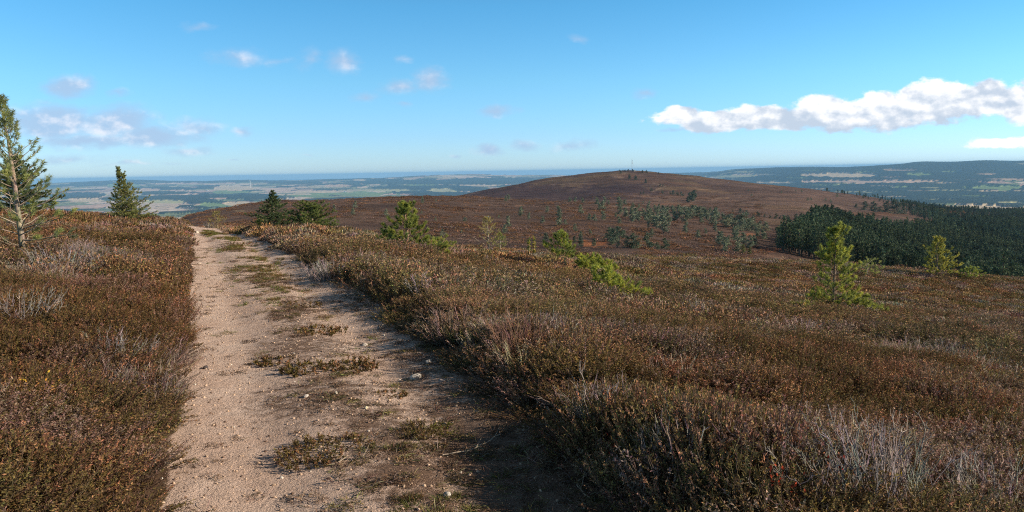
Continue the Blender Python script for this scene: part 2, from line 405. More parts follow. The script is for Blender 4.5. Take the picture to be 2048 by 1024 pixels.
# ------------------------------------------------------------------ materials of the ground
def mat_moor():
    m, nt = new_mat("moor_ground")
    co = nt.n('ShaderNodeTexCoord').outputs['Object']
    tr = nt.attr('track').outputs['Fac']; pe = nt.attr('peat').outputs['Fac']; gr = nt.attr('moss').outputs['Fac']
    n1 = nt.noise(co, 1.3, 6, .6); n2 = nt.noise(co, 9.0, 6, .65); n3 = nt.noise(co, 55.0, 4, .6); n4 = nt.noise(co, 140.0, 2, .6)
    sand = nt.mix(nt.ss(n2, .3, .72), (0.74, 0.52, 0.40), (0.60, 0.415, 0.31))
    sand = nt.mix(nt.ss(n1, .35, .7), sand, (0.80, 0.60, 0.48))
    sand = nt.mix(nt.math('MULTIPLY', nt.ss(n3, .56, .68), .55), sand, (0.22, 0.135, 0.095))  # dark specks put the small shadows of pebbles into the colour
    sand = nt.mix(nt.math('MULTIPLY', nt.ss(n4, .6, .72), .5), sand, (0.80, 0.63, 0.50))
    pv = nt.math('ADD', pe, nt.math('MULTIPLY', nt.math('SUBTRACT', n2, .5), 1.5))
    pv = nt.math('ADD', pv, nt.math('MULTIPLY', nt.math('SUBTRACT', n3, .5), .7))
    strk = nt.noise(nt.vmath('MULTIPLY', co, (.9, 3.2, 1)), 1.0, 4, .6)  # darker streaks stretched across the track
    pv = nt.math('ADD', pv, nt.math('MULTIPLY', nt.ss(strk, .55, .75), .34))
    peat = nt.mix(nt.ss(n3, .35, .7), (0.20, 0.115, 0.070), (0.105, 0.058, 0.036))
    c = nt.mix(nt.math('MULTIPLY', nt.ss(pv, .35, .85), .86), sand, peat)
    gv = nt.math('ADD', gr, nt.math('MULTIPLY', nt.math('SUBTRACT', n2, .5), 2.2))
    c = nt.mix(nt.math('MULTIPLY', nt.ss(gv, .45, .9), .75), c, nt.mix(n3, (0.14, 0.13, 0.035), (0.20, 0.17, 0.06)))
    soil = nt.mix(nt.ss(n2, .3, .7), (0.085, 0.050, 0.030), (0.13, 0.078, 0.045))
    tv = nt.math('ADD', tr, nt.math('MULTIPLY', nt.math('SUBTRACT', n2, .5), .5))
    c = nt.mix(nt.ss(tv, .35, .65), soil, c)
    h = nt.math('ADD', nt.math('MULTIPLY', n3, 1.0), nt.math('MULTIPLY', n2, 1.6))
    h = nt.math('ADD', h, nt.math('MULTIPLY', n4, .5))
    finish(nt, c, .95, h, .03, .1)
    return m

def mat_hill():
    m, nt = new_mat("heather_hillside")
    co = nt.n('ShaderNodeTexCoord').outputs['Object']
    at = nt.attr('Col').outputs['Color']
    na = nt.noise(nt.vmath('MULTIPLY', co, (1, .45, 1)), .12, 5, .6); nb = nt.noise(co, .55, 5, .7); nc = nt.noise(co, 2.4, 3, .6)
    f = nt.math('ADD', nt.math('MULTIPLY', nt.math('SUBTRACT', na, .5), 1.1), nt.math('MULTIPLY', nt.math('SUBTRACT', nb, .5), 1.25))
    f = nt.math('ADD', f, nt.math('MULTIPLY', nt.math('SUBTRACT', nc, .5), .6))
    st = nt.noise(nt.vmath('MULTIPLY', co, (.022, .075, .05)), 1.0, 6, .62)
    f = nt.math('ADD', f, nt.math('MULTIPLY', nt.math('SUBTRACT', st, .5), 2.6))
    c = nt.mix(nt.ss(f, -.7, .7), nt.mix(1.0, at, (0.52, 0.53, 0.57), 'MULTIPLY'), nt.mix(1.0, at, (1.22, 1.20, 1.14), 'MULTIPLY'))
    olive = nt.math('MULTIPLY', nt.ss(nt.noise(co, .3, 4, .6), .55, .75), .45)
    c = nt.mix(olive, c, nt.mix(1.0, at, (0.80, 1.12, .75), 'MULTIPLY'))
    finish(nt, c, 1.0, nt.math('ADD', nt.math('MULTIPLY', nb, 2.0), nc), .55, .03)
    return m

def mat_farm():
    m, nt = new_mat("farmland")
    co = nt.n('ShaderNodeTexCoord').outputs['Object']
    at = nt.attr('Col').outputs['Color']
    nb = nt.noise(co, .014, 8, .78)
    c = nt.mix(nt.ss(nb, .28, .72), nt.mix(1.0, at, (0.52, 0.54, .58), 'MULTIPLY'), nt.mix(1.0, at, (1.45, 1.42, 1.35), 'MULTIPLY'))
    finish(nt, c, 1.0, None, .0, .02)
    return m

def mat_sea():
    m, nt = new_mat("sea_water")
    co = nt.n('ShaderNodeTexCoord').outputs['Object']
    n = nt.noise(co, .002, 4, .6)
    finish(nt, nt.mix(n, (0.012, 0.05, 0.085), (0.02, 0.065, 0.10)), .22, nt.noise(co, .02, 3, .6), 0.3, .5)
    return m

# ------------------------------------------------------------------ ground meshes
NTC = 860
tcol = np.linspace(-1.0, 1.0, NTC)
def sheet(Yr, tc=None):
    tc = tcol if tc is None else tc
    Y = np.repeat(Yr[:, None], len(tc), 1); X = tc[None, :] * (np.maximum(Y, -2.0) + 5.0)
    return X, Y

def build_ground():
    Yr = np.concatenate([np.arange(-3.5, 3.2, .25), np.arange(3.2, 14, .045), np.exp(np.linspace(math.log(14), math.log(120), 260))])
    X, Y = sheet(Yr); Z = H(X, Y)
    xl, xr = XL(np.minimum(Y, 70)), XR(np.minimum(Y, 70)); w = np.maximum(xr - xl, .5); u = (X - xl) / w
    nz = fbm(X * 1.7, Y * 1.1, 40, 4) - .5
    e = nz * .12
    track = sstep(-.06, .03, u + e) * sstep(1.10, .98, u + e) * sstep(60, 45, Y)
    n2 = fbm(X * .9, Y * .55, 44, 4) - .5
    mid = np.exp(-((u - .52 - .05 * np.sin(Y * .5)) / .17) ** 2) * (.70 + 1.7 * n2) * sstep(26, 10, Y)
    right = sstep(.50, .80, u) * sstep(15, 6, Y) * (1.0 + 1.2 * n2) + sstep(.9, 1.0, u) * .5
    patch = np.zeros_like(X)
    for (px, py, rx, ry, k) in [(650, 790, 1.0, 1.0, .75), (620, 690, .9, 1.4, .8), (800, 830, .8, .9, .7), (960, 960, .7, .7, .7), (480, 640, .5, 1.5, .35), (1050, 900, .6, 1.0, .9), (640, 640, .7, 2.2, .6)]:
        q = hit(px, py); patch = np.maximum(patch, k * np.exp(-((X - q[0]) / rx) ** 2 - ((Y - q[1]) / ry) ** 2))
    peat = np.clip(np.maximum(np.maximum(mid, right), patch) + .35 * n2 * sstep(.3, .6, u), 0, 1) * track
    moss = np.exp(-((u - .60) / .08) ** 2) * sstep(13, 19, Y) * .5
    for (px, py, rx, ry, k) in [(640, 690, .35, .6, .4), (885, 850, .14, .2, .8), (500, 505, .4, 4.0, .6), (580, 610, .3, 1.2, .3)]:
        q = hit(px, py); moss = np.maximum(moss, k * np.exp(-((X - q[0]) / rx) ** 2 - ((Y - q[1]) / ry) ** 2))
    V = np.stack([X, Y, Z], -1).reshape(-1, 3)
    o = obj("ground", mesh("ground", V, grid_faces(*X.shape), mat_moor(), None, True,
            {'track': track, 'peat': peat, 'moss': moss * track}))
    tag(o, kind='structure')

def seg_dist(px, py, poly):
    d = np.full(px.shape, 1e9)
    for (x0, y0), (x1, y1) in zip(poly[:-1], poly[1:]):
        dx, dy = x1 - x0, y1 - y0; L = dx * dx + dy * dy
        q = np.clip(((px - x0) * dx + (py - y0) * dy) / L, 0, 1)
        d = np.minimum(d, np.hypot(px - x0 - q * dx, py - y0 - q * dy))
    return d

def build_hills():
    Yr = np.concatenate([np.exp(np.linspace(math.log(120), math.log(700), 330)), np.exp(np.linspace(math.log(700), math.log(1800), 240))[1:],
                         np.exp(np.linspace(math.log(1800), math.log(4200), 30))[1:]])
    X, Y = sheet(Yr); Z = H(X, Y)
    base = np.array([0.188, 0.120, 0.092]); C_ = np.tile(base, X.shape + (1,))
    n = fbm(X / 60, Y / 130, 51, 4)[..., None]
    n3 = fbm(X / 150, Y / 240, 53, 4)[..., None]
    C_ = C_ * (.40 + .55 * n + .65 * n3)
    q = sstep(620, 900, Y)[..., None]
    C_ = C_ * (1 - q) + q * np.array([0.150, 0.096, 0.078]) * (.40 + .55 * n + .65 * n3)
    burnt = sstep(.60, .66, fbm(X / 110 + 7, Y / 160, 59, 3))[..., None]
    C_ = C_ * (1 - .45 * burnt) + .45 * burnt * np.array([0.085, 0.062, 0.056])
    grassy = sstep(.62, .70, fbm(X / 70 - 3, Y / 120, 63, 4))[..., None]
    C_ = C_ * (1 - .40 * grassy) + .40 * grassy * np.array([0.25, 0.17, 0.095])
    streak = sstep(.55, .72, fbm(X / 90, Y / 28, 57, 4))[..., None]
    C_ = C_ * (1 - .35 * streak) + .35 * streak * np.array([0.24, 0.13, 0.085])
    # mauve tone and painted shade on the left flank of the far hill, rough grass, bare paths
    P = np.stack([X, Y, Z], -1).reshape(-1, 3); px, py = project(P); px = px.reshape(X.shape); py = py.reshape(X.shape)
    def blob(cx, cy, rx, ry, ylo, yhi):
        w = (vnoise(px / 9, py / 3, 61) - .5) * .9
        return sstep(1.15, .7, np.hypot((px - cx) / rx, (py - cy) / ry) + w) * sstep(ylo * .95, ylo, Y) * sstep(yhi * 1.05, yhi, Y)
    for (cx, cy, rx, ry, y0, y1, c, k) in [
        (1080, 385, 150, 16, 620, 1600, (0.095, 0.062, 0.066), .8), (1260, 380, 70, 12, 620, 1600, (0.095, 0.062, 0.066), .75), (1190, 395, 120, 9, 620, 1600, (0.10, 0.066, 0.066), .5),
        (1350, 417, 90, 5, 450, 800, (0.085, 0.07, 0.045), .7), (1190, 487, 32, 7, 90, 400, (0.44, 0.17, 0.075), .8), (1500, 470, 14, 3, 120, 500, (0.46, 0.19, 0.10), .8),
        (1545, 500, 20, 4, 100, 400, (0.42, 0.17, 0.09), .8), (1310, 485, 26, 3, 100, 400, (0.36, 0.17, 0.10), .6), (1340, 492, 30, 2, 100, 400, (0.34, 0.18, 0.11), .5),
        (1445, 396, 12, 1.2, 600, 1500, (0.42, 0.27, 0.17), .8), (1420, 397, 18, 1, 600, 1500, (0.3, 0.2, 0.13), .6), (1405, 379, 14, 1, 600, 1500, (0.32, 0.2, 0.13), .6),
        (1340, 409, 40, 1.5, 450, 1200, (0.30, 0.15, 0.09), .7), (1040, 411, 12, 2, 200, 620, (0.34, 0.19, 0.12), .6), (1740, 428, 60, 5, 400, 1000, (0.17, 0.085, 0.05), .7),
        (480, 422, 12, 1.5, 200, 600, (0.36, 0.26, 0.16), .7), (1250, 352, 26, 3, 900, 1600, (0.20, 0.11, 0.08), .5), (1560, 448, 40, 4, 150, 800, (0.20, 0.12, 0.07), .4)]:
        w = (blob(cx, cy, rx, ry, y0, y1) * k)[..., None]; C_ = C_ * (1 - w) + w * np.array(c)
    for poly, wd, y0 in [([(1222, 352), (1230, 354), (1246, 355)], 1.0, 900), ([(1244, 349), (1252, 347)], .8, 900), ([(1306, 366), (1318, 369), (1328, 373)], .8, 700),
                     ([(1330, 373), (1312, 380), (1306, 383)], 1.2, 700), ([(1366, 414), (1378, 409), (1388, 402), (1391, 398)], 1.5, 500), ([(1190, 409), (1240, 414), (1290, 416)], .8, 300)]:
        w = (sstep(wd * 1.8, wd * .6, seg_dist(px, py, poly)) * (Y > y0) * (.15 + .6 * vnoise(px / 5, py / 2, 67)))[..., None]; C_ = C_ * (1 - w) + w * np.array([0.36, 0.25, 0.18])
    o = obj("hill", mesh("hill", P, grid_faces(*X.shape), mat_hill(), C_.reshape(-1, 3), True)); tag(o, kind='structure')

def voronoi(x, y, seed):
    ix, iy = np.floor(x), np.floor(y)
    f1 = np.full(x.shape, 9.); f2 = np.full(x.shape, 9.); idn = np.zeros(x.shape)
    for i in (-1, 0, 1):
        for j in (-1, 0, 1):
            cx, cy = ix + i, iy + j
            d = np.abs(x - cx - .1 - .8 * _hash(cx, cy, seed)) * .9 + np.abs(y - cy - .1 - .8 * _hash(cx, cy, seed + 7)) * .9
            h = _hash(cx, cy, seed + 19); n = d < f1
            f2 = np.where(n, f1, np.minimum(f2, d)); idn = np.where(n, h, idn); f1 = np.where(n, d, f1)
    return idn, f2 - f1

def build_plain():
    inv = np.linspace(1 / 4200, 1 / 31000, 420)
    tc = np.linspace(-1.0, 1.0, 1700)
    Yr = 1 / inv; X, Y = sheet(Yr, tc); Z = H(X, Y)
    P = np.stack([X, Y, Z], -1).reshape(-1, 3); px, py = project(P); px = px.reshape(X.shape); py = py.reshape(X.shape)
    wx = X + 160 * (fbm(X / 700, Y / 700, 71, 3) - .5); wy = Y + 300 * (fbm(X / 700, Y / 900, 75, 3) - .5)
    a = .35; xr_ = wx * math.cos(a) - wy * math.sin(a); yr_ = wx * math.sin(a) + wy * math.cos(a)
    fid, edge = voronoi(xr_ / 520, yr_ / 620, 81)
    pal = np.array([(0.22, 0.26, 0.13), (0.30, 0.30, 0.16), (0.62, 0.47, 0.34), (0.58, 0.40, 0.31), (0.36, 0.34, 0.19), (0.70, 0.56, 0.42), (0.19, 0.22, 0.11), (0.50, 0.34, 0.26), (0.48, 0.41, 0.26), (0.68, 0.52, 0.40), (0.40, 0.29, 0.23)])
    C_ = pal[np.minimum((fid * len(pal)).astype(int), len(pal) - 1)]
    right = sstep(1430, 1650, px)
    fz = fbm(X / 1500, Y / 1500, 91, 4) + .30 * (vnoise(xr_ / 420, yr_ / 420, 95) - .5)
    wood = fz > (.56 - .125 * right - .02 * sstep(12000, 20000, Y))
    high = (Z > -190) & (right > .3); wood |= high & (fz > .33)
    wood |= (fid > .955) & (right < .5)
    hedge = (edge < .045) & (vnoise(X / 130, Y / 130, 99) > .45)
    def ell(lst, c=None):
        for (cx, cy, rx, ry, cc) in lst:
            w = (fbm(px / 14, py / 3.5, 103, 3) - .5) * .9
            k = np.hypot((px - cx) / rx, (py - cy) / ry) + w < 1
            if cc == 'w': wood[k] = True
            else: wood[k] = False; hedge[k] = False; C_[k] = cc
    tan, pk, gn, pg, br = (0.66, 0.51, 0.33), (0.60, 0.42, 0.30), (0.22, 0.30, 0.11), (0.48, 0.45, 0.23), (0.44, 0.31, 0.21)
    ell([(1700, 374, 260, 9, 'w'), (1850, 392, 200, 16, 'w'), (1980, 345, 200, 17, 'w'), (1560, 358, 120, 6, 'w'), (860, 376, 110, 6, 'w'), (1000, 363, 100, 7, 'w'),
         (640, 358, 120, 3, 'w'), (330, 387, 60, 3.5, 'w'), (520, 396, 60, 4, 'w'), (240, 398, 40, 3, 'w'), (590, 366, 60, 3, 'w'), (770, 366, 60, 4, 'w'), (900, 366, 90, 5, 'w'), (930, 380, 60, 4, 'w'), (220, 368, 70, 3, 'w'), (480, 363, 60, 2.5, 'w'), (410, 415, 50, 3, 'w'), (160, 392, 60, 6, 'w'), (300, 378, 80, 4, 'w'), (460, 392, 70, 5, 'w'), (400, 403, 40, 4, 'w'), (850, 386, 70, 3, 'w'), (360, 362, 130, 4, 'w'), (700, 372, 30, 3, 'w'), (1450, 371, 60, 4, 'w')])
    ell([(1680, 351, 75, 5, tan), (1745, 364.5, 140, 3.6, pk), (1725, 386, 55, 1.8, pg), (1805, 376, 22, 2, gn), (1905, 383, 45, 1.6, pg), (1800, 341, 30, 2.4, br), (1840, 350, 25, 3, gn),
         (1995, 377, 58, 5, gn), (2000, 384, 60, 2.2, tan), (1940, 413, 70, 2.6, tan), (2030, 408, 40, 2.4, pg), (1550, 366, 45, 2.5, tan), (1465, 353, 45, 3, pg), (1420, 360, 40, 2, tan), (2020, 360, 40, 1.6, br),
         (1490, 345, 22, 1.2, pg), (1535, 350, 26, 1.6, tan), (1625, 342, 24, 1.2, gn), (1655, 372, 34, 1.6, gn), (1560, 376, 30, 1.2, pg), (1640, 380, 26, 1.2, tan), (1785, 356, 24, 1.4, br), (1890, 368, 34, 1.5, tan), (1870, 378, 26, 1.3, pg), (1950, 395, 40, 1.4, gn), (1790, 396, 30, 1.3, tan), (1975, 350, 26, 1.6, br), (1900, 345, 18, 1.2, gn), (1740, 345, 26, 1.4, gn), (1600, 357, 30, 1.4, gn), (1700, 369, 40, 1.1, pg), (2010, 368, 30, 1.2, gn), (1840, 384, 24, 1.2, br), (1760, 374, 26, 1.0, tan), (1880, 402, 40, 1.3, pg),
         (300, 380, 24, 3.2, pk), (470, 376, 40, 6, tan), (460, 385, 36, 4, gn), (430, 411, 40, 5, gn), (480, 408, 40, 3.5, tan), (560, 380, 40, 3.5, pk), (700, 388, 90, 5, gn), (640, 384, 60, 1.6, tan), (680, 372, 30, 2.6, pk),
         (330, 404, 40, 3, pg), (170, 401, 36, 3, tan), (250, 372, 40, 3.4, gn), (620, 392, 60, 3, gn), (780, 381, 50, 2, pg), (890, 382, 34, 4, pg), (960, 372, 40, 2.2, tan), (720, 361, 14, 2, tan), (820, 359, 16, 1.4, tan), (840, 371, 40, 1.4, gn)])
    dark = np.array([0.032, 0.048, 0.030]); scr = np.array([0.035, 0.048, 0.026])
    C_ = C_ * (.88 + .24 * fbm(X / 300, Y / 500, 107, 3))[..., None]
    C_[hedge] = scr; C_[wood] = dark
    shore = (Y > 27500); C_[shore] = (0.28, 0.24, 0.16)
    Z = Z + wood * (13 + 5 * vnoise(X / 30, Y / 60, 111)) + (hedge & ~wood) * 7 * vnoise(X / 40, Y / 60, 113)
    Z = Z * 1.0
    P = np.stack([X, Y, Z], -1).reshape(-1, 3)
    o = obj("farmland", mesh("farmland", P, grid_faces(*X.shape), mat_farm(), C_.reshape(-1, 3), False)); tag(o, kind='structure')
    Vs = np.array([(-62000, 26000, -300), (62000, 26000, -300), (62000, 60000, -300), (-62000, 60000, -300)], float)
    o = obj("sea", mesh("sea", Vs, np.array([[0, 1, 2, 3]]), mat_sea())); tag(o, kind='structure')

build_ground(); build_hills(); build_plain()

# ------------------------------------------------------------------ plant materials
def mat_plant(name, trans=.25, tint='', rough=.85, var=.25, scale=9.0):
    m, nt = new_mat(name)
    c = nt.attr('Col').outputs['Color']
    if tint == 'inst':
        c = nt.mix(1.0, c, nt.attr('tint', 'INSTANCER').outputs['Color'], 'MULTIPLY')
    co = nt.n('ShaderNodeTexCoord').outputs['Object']
    n = nt.noise(co, scale, 3, .6)
    c = nt.mix(nt.ss(n, .3, .7), nt.mix(1.0, c, (1 - var,) * 3, 'MULTIPLY'), nt.mix(1.0, c, (1 + var, 1 + var, 1 + var * .8), 'MULTIPLY'))
    finish(nt, c, rough, None, 0, .08, trans)
    return m
M_HEATH = mat_plant("heather_leaf", .12, 'inst')
M_TWIG = mat_plant("dry_twig", .0, '', .8, .3, 30.0)
M_HTWIG = mat_plant("heather_plant", .12, '', .8, .25, 14.0)
M_NEEDLE = mat_plant("conifer_needle", .45, '', .6, .22, 5.0)
M_BARK = mat_plant("conifer_bark", .0, '', .9, .35, 18.0)
M_FARNEEDLE = mat_plant("far_conifer_needle", .15, 'inst', .8, .2, .8)
M_FARTREE = mat_plant("hill_conifer_needle", .15, '', .8, .2, .8)

def jit(c, n, s=.18):
    return np.asarray(c) * (1 + s * rng.normal(size=(n, 1))) * (1 + .08 * rng.normal(size=(n, 3)))

OLIVE, RUST, MAUVE, GREY, DARK = (0.165, 0.124, 0.050), (0.325, 0.18, 0.10), (0.29, 0.20, 0.155), (0.34, 0.275, 0.23), (0.165, 0.115, 0.075)

def heather_geo(ns, height, spread, kind, r0=.10, leaf=1.0, ntuft=15):
    """one clump: upright shoots with small leafy tufts, dry flowers at the tips"""
    g = Geo()
    for i in range(ns):
        a = rng.uniform(0, 2 * math.pi); rr = r0 * math.sqrt(rng.uniform())
        b = np.array([math.cos(a) * rr, math.sin(a) * rr, -.03])
        a2 = a + rng.normal() * .5; tilt = rng.uniform(.1, 1) * spread
        h = height * rng.uniform(.65, 1.12)
        d = np.array([math.cos(a2) * math.sin(tilt), math.sin(a2) * math.sin(tilt), math.cos(tilt)])
        q = np.linspace(0, 1, 5)[:, None]
        P = b + d * h * q + np.array([0, 0, .16 * h]) * q ** 2 * math.sin(tilt) + rng.normal(size=(5, 3)) * .012 * q
        woody = jit(GREY if kind == 'grey' else (0.14, 0.095, 0.07), 1)[0]
        V, f = tube(P, np.linspace(.0032, .0014, 5) * (1.4 if kind == 'grey' else 1), 3); g.add(V, f, np.clip(woody, .01, 1))
        if kind == 'grey':
            n = 9; u = rng.uniform(.3, 1, n); B = b + d * h * u[:, None] + np.array([0, 0, .16 * h]) * (u ** 2)[:, None] * math.sin(tilt)
            D = unit(d + rng.normal(size=(n, 3)) * .45); V, f = blades(B, D, rng.uniform(.03, .09, n), .0045)
            g.add(V, f, np.repeat(np.clip(jit(GREY, n, .3), .01, 1), 3, 0)); 
            continue
        n = ntuft; u = rng.uniform(.16, 1.0, n) ** .7
        B = b + d * h * u[:, None] + np.array([0, 0, .16 * h]) * (u ** 2)[:, None] * math.sin(tilt)
        D = unit(d * .5 + rng.normal(size=(n, 3)) * .8 + np.array([0, 0, .25]))
        V, f = leaves4(B, D, rng.uniform(.014, .034, n) * leaf, rng.uniform(.007, .013, n) * leaf)
        top = rng.uniform() < {'green': .12, 'rust': .75, 'mixed': .4, 'mauve': .7}[kind]
        lo = {'green': OLIVE, 'rust': DARK, 'mixed': OLIVE, 'mauve': DARK}[kind]; hi = (MAUVE if kind == 'mauve' else RUST) if top else OLIVE
        w = sstep(.45, .8, u + rng.normal(size=n) * .12)[:, None]
        c = jit(lo, n) * (1 - w) + jit(hi, n) * w
        g.add(V, f, np.repeat(np.clip(c, .008, 1), 4, 0))
    return g

def far_heather_geo(n, w, h, kind):
    """a wide low cushion of heather for the distance"""
    g = Geo(); a = rng.uniform(0, 2 * np.pi, n); r = w * np.sqrt(rng.uniform(0, 1, n))
    z = h * (1 - (r / w) ** 2) * rng.uniform(.25, 1, n)
    B = np.c_[r * np.cos(a), r * np.sin(a), z - .04]
    D = unit(np.c_[np.cos(a) * .5, np.sin(a) * .5, np.ones(n)] + rng.normal(size=(n, 3)) * .45)
    V, f = leaves4(B, D, rng.uniform(.08, .17, n), rng.uniform(.022, .045, n))
    base = {'green': OLIVE, 'rust': RUST, 'mixed': tuple((np.array(OLIVE) + RUST) / 2), 'mauve': MAUVE, 'grey': GREY}[kind]
    alt = {'green': RUST, 'rust': OLIVE, 'mixed': DARK, 'mauve': DARK, 'grey': MAUVE}[kind]
    k = (rng.uniform(size=n) < .3)[:, None]; c = np.where(k, jit(alt, n, .25), jit(base, n, .25))
    g.add(V, f, np.repeat(np.clip(c, .008, 1), 4, 0)); return g

def make_scatter(name, protos, pts, rot, scl, idx, tint, kindtag=True, label=None):
    """one object whose cover is instanced on points (ground cover nobody could count)"""
    lib = bpy.data.collections.new(name + "_kinds")
    for k, me in enumerate(protos):
        lib.objects.link(bpy.data.objects.new("%s_kind_%02d" % (name, k), me))
    me = bpy.data.meshes.new(name); me.vertices.add(len(pts)); me.vertices.foreach_set('co', np.asarray(pts, np.float32).ravel())
    def at(nm, typ, key, v): me.attributes.new(nm, typ, 'POINT').data.foreach_set(key, np.ascontiguousarray(v).ravel())
    at('rot', 'FLOAT_VECTOR', 'vector', np.asarray(rot, np.float32)); at('scl', 'FLOAT_VECTOR', 'vector', np.asarray(scl, np.float32))
    at('pick', 'INT', 'value', np.asarray(idx, np.int32))
    at('tint', 'FLOAT_COLOR', 'color', np.c_[tint, np.ones(len(pts))].astype(np.float32))
    o = obj(name, me)
    ng = bpy.data.node_groups.new(name + "_scatter", 'GeometryNodeTree')
    ng.interface.new_socket('Geometry', in_out='INPUT', socket_type='NodeSocketGeometry')
    ng.interface.new_socket('Geometry', in_out='OUTPUT', socket_type='NodeSocketGeometry')
    N, L = ng.nodes, ng.links
    gi, go = N.new('NodeGroupInput'), N.new('NodeGroupOutput')
    ci = N.new('GeometryNodeCollectionInfo'); ci.inputs[0].default_value = lib; ci.inputs['Separate Children'].default_value = True; ci.inputs['Reset Children'].default_value = True
    iop = N.new('GeometryNodeInstanceOnPoints'); iop.inputs['Pick Instance'].default_value = True
    def na(nm, typ):
        n = N.new('GeometryNodeInputNamedAttribute'); n.data_type = typ; n.inputs['Name'].default_value = nm
        return [s for s in n.outputs if s.enabled and s.name == 'Attribute'][0]
    L.new(gi.outputs[0], iop.inputs['Points']); L.new(ci.outputs[0], iop.inputs['Instance'])
    L.new(na('pick', 'INT'), iop.inputs['Instance Index']); L.new(na('rot', 'FLOAT_VECTOR'), iop.inputs['Rotation']); L.new(na('scl', 'FLOAT_VECTOR'), iop.inputs['Scale'])
    L.new(iop.outputs[0], go.inputs[0])
    md = o.modifiers.new("scatter", 'NODES'); md.node_group = ng
    tag(o, label, None, None, 'stuff')
    return o

def scatter_area(spacing, Y0, Y1, tmax, far_scale=0.0):
    """jittered points over the strip Y0..Y1"""
    xs = []; 
    ny = int((Y1 - Y0) / spacing)
    for i in range(ny):
        y = Y0 + (i + .5) * spacing; w = tmax * max(y, 3.0) + 2.5; n = int(2 * w / spacing)
        x = -w + 2 * w * (np.arange(n) + rng.uniform(0, 1, n)) / n
        xs.append(np.c_[x, y + spacing * (rng.uniform(0, 1, n) - .5)])
    return np.vstack(xs)

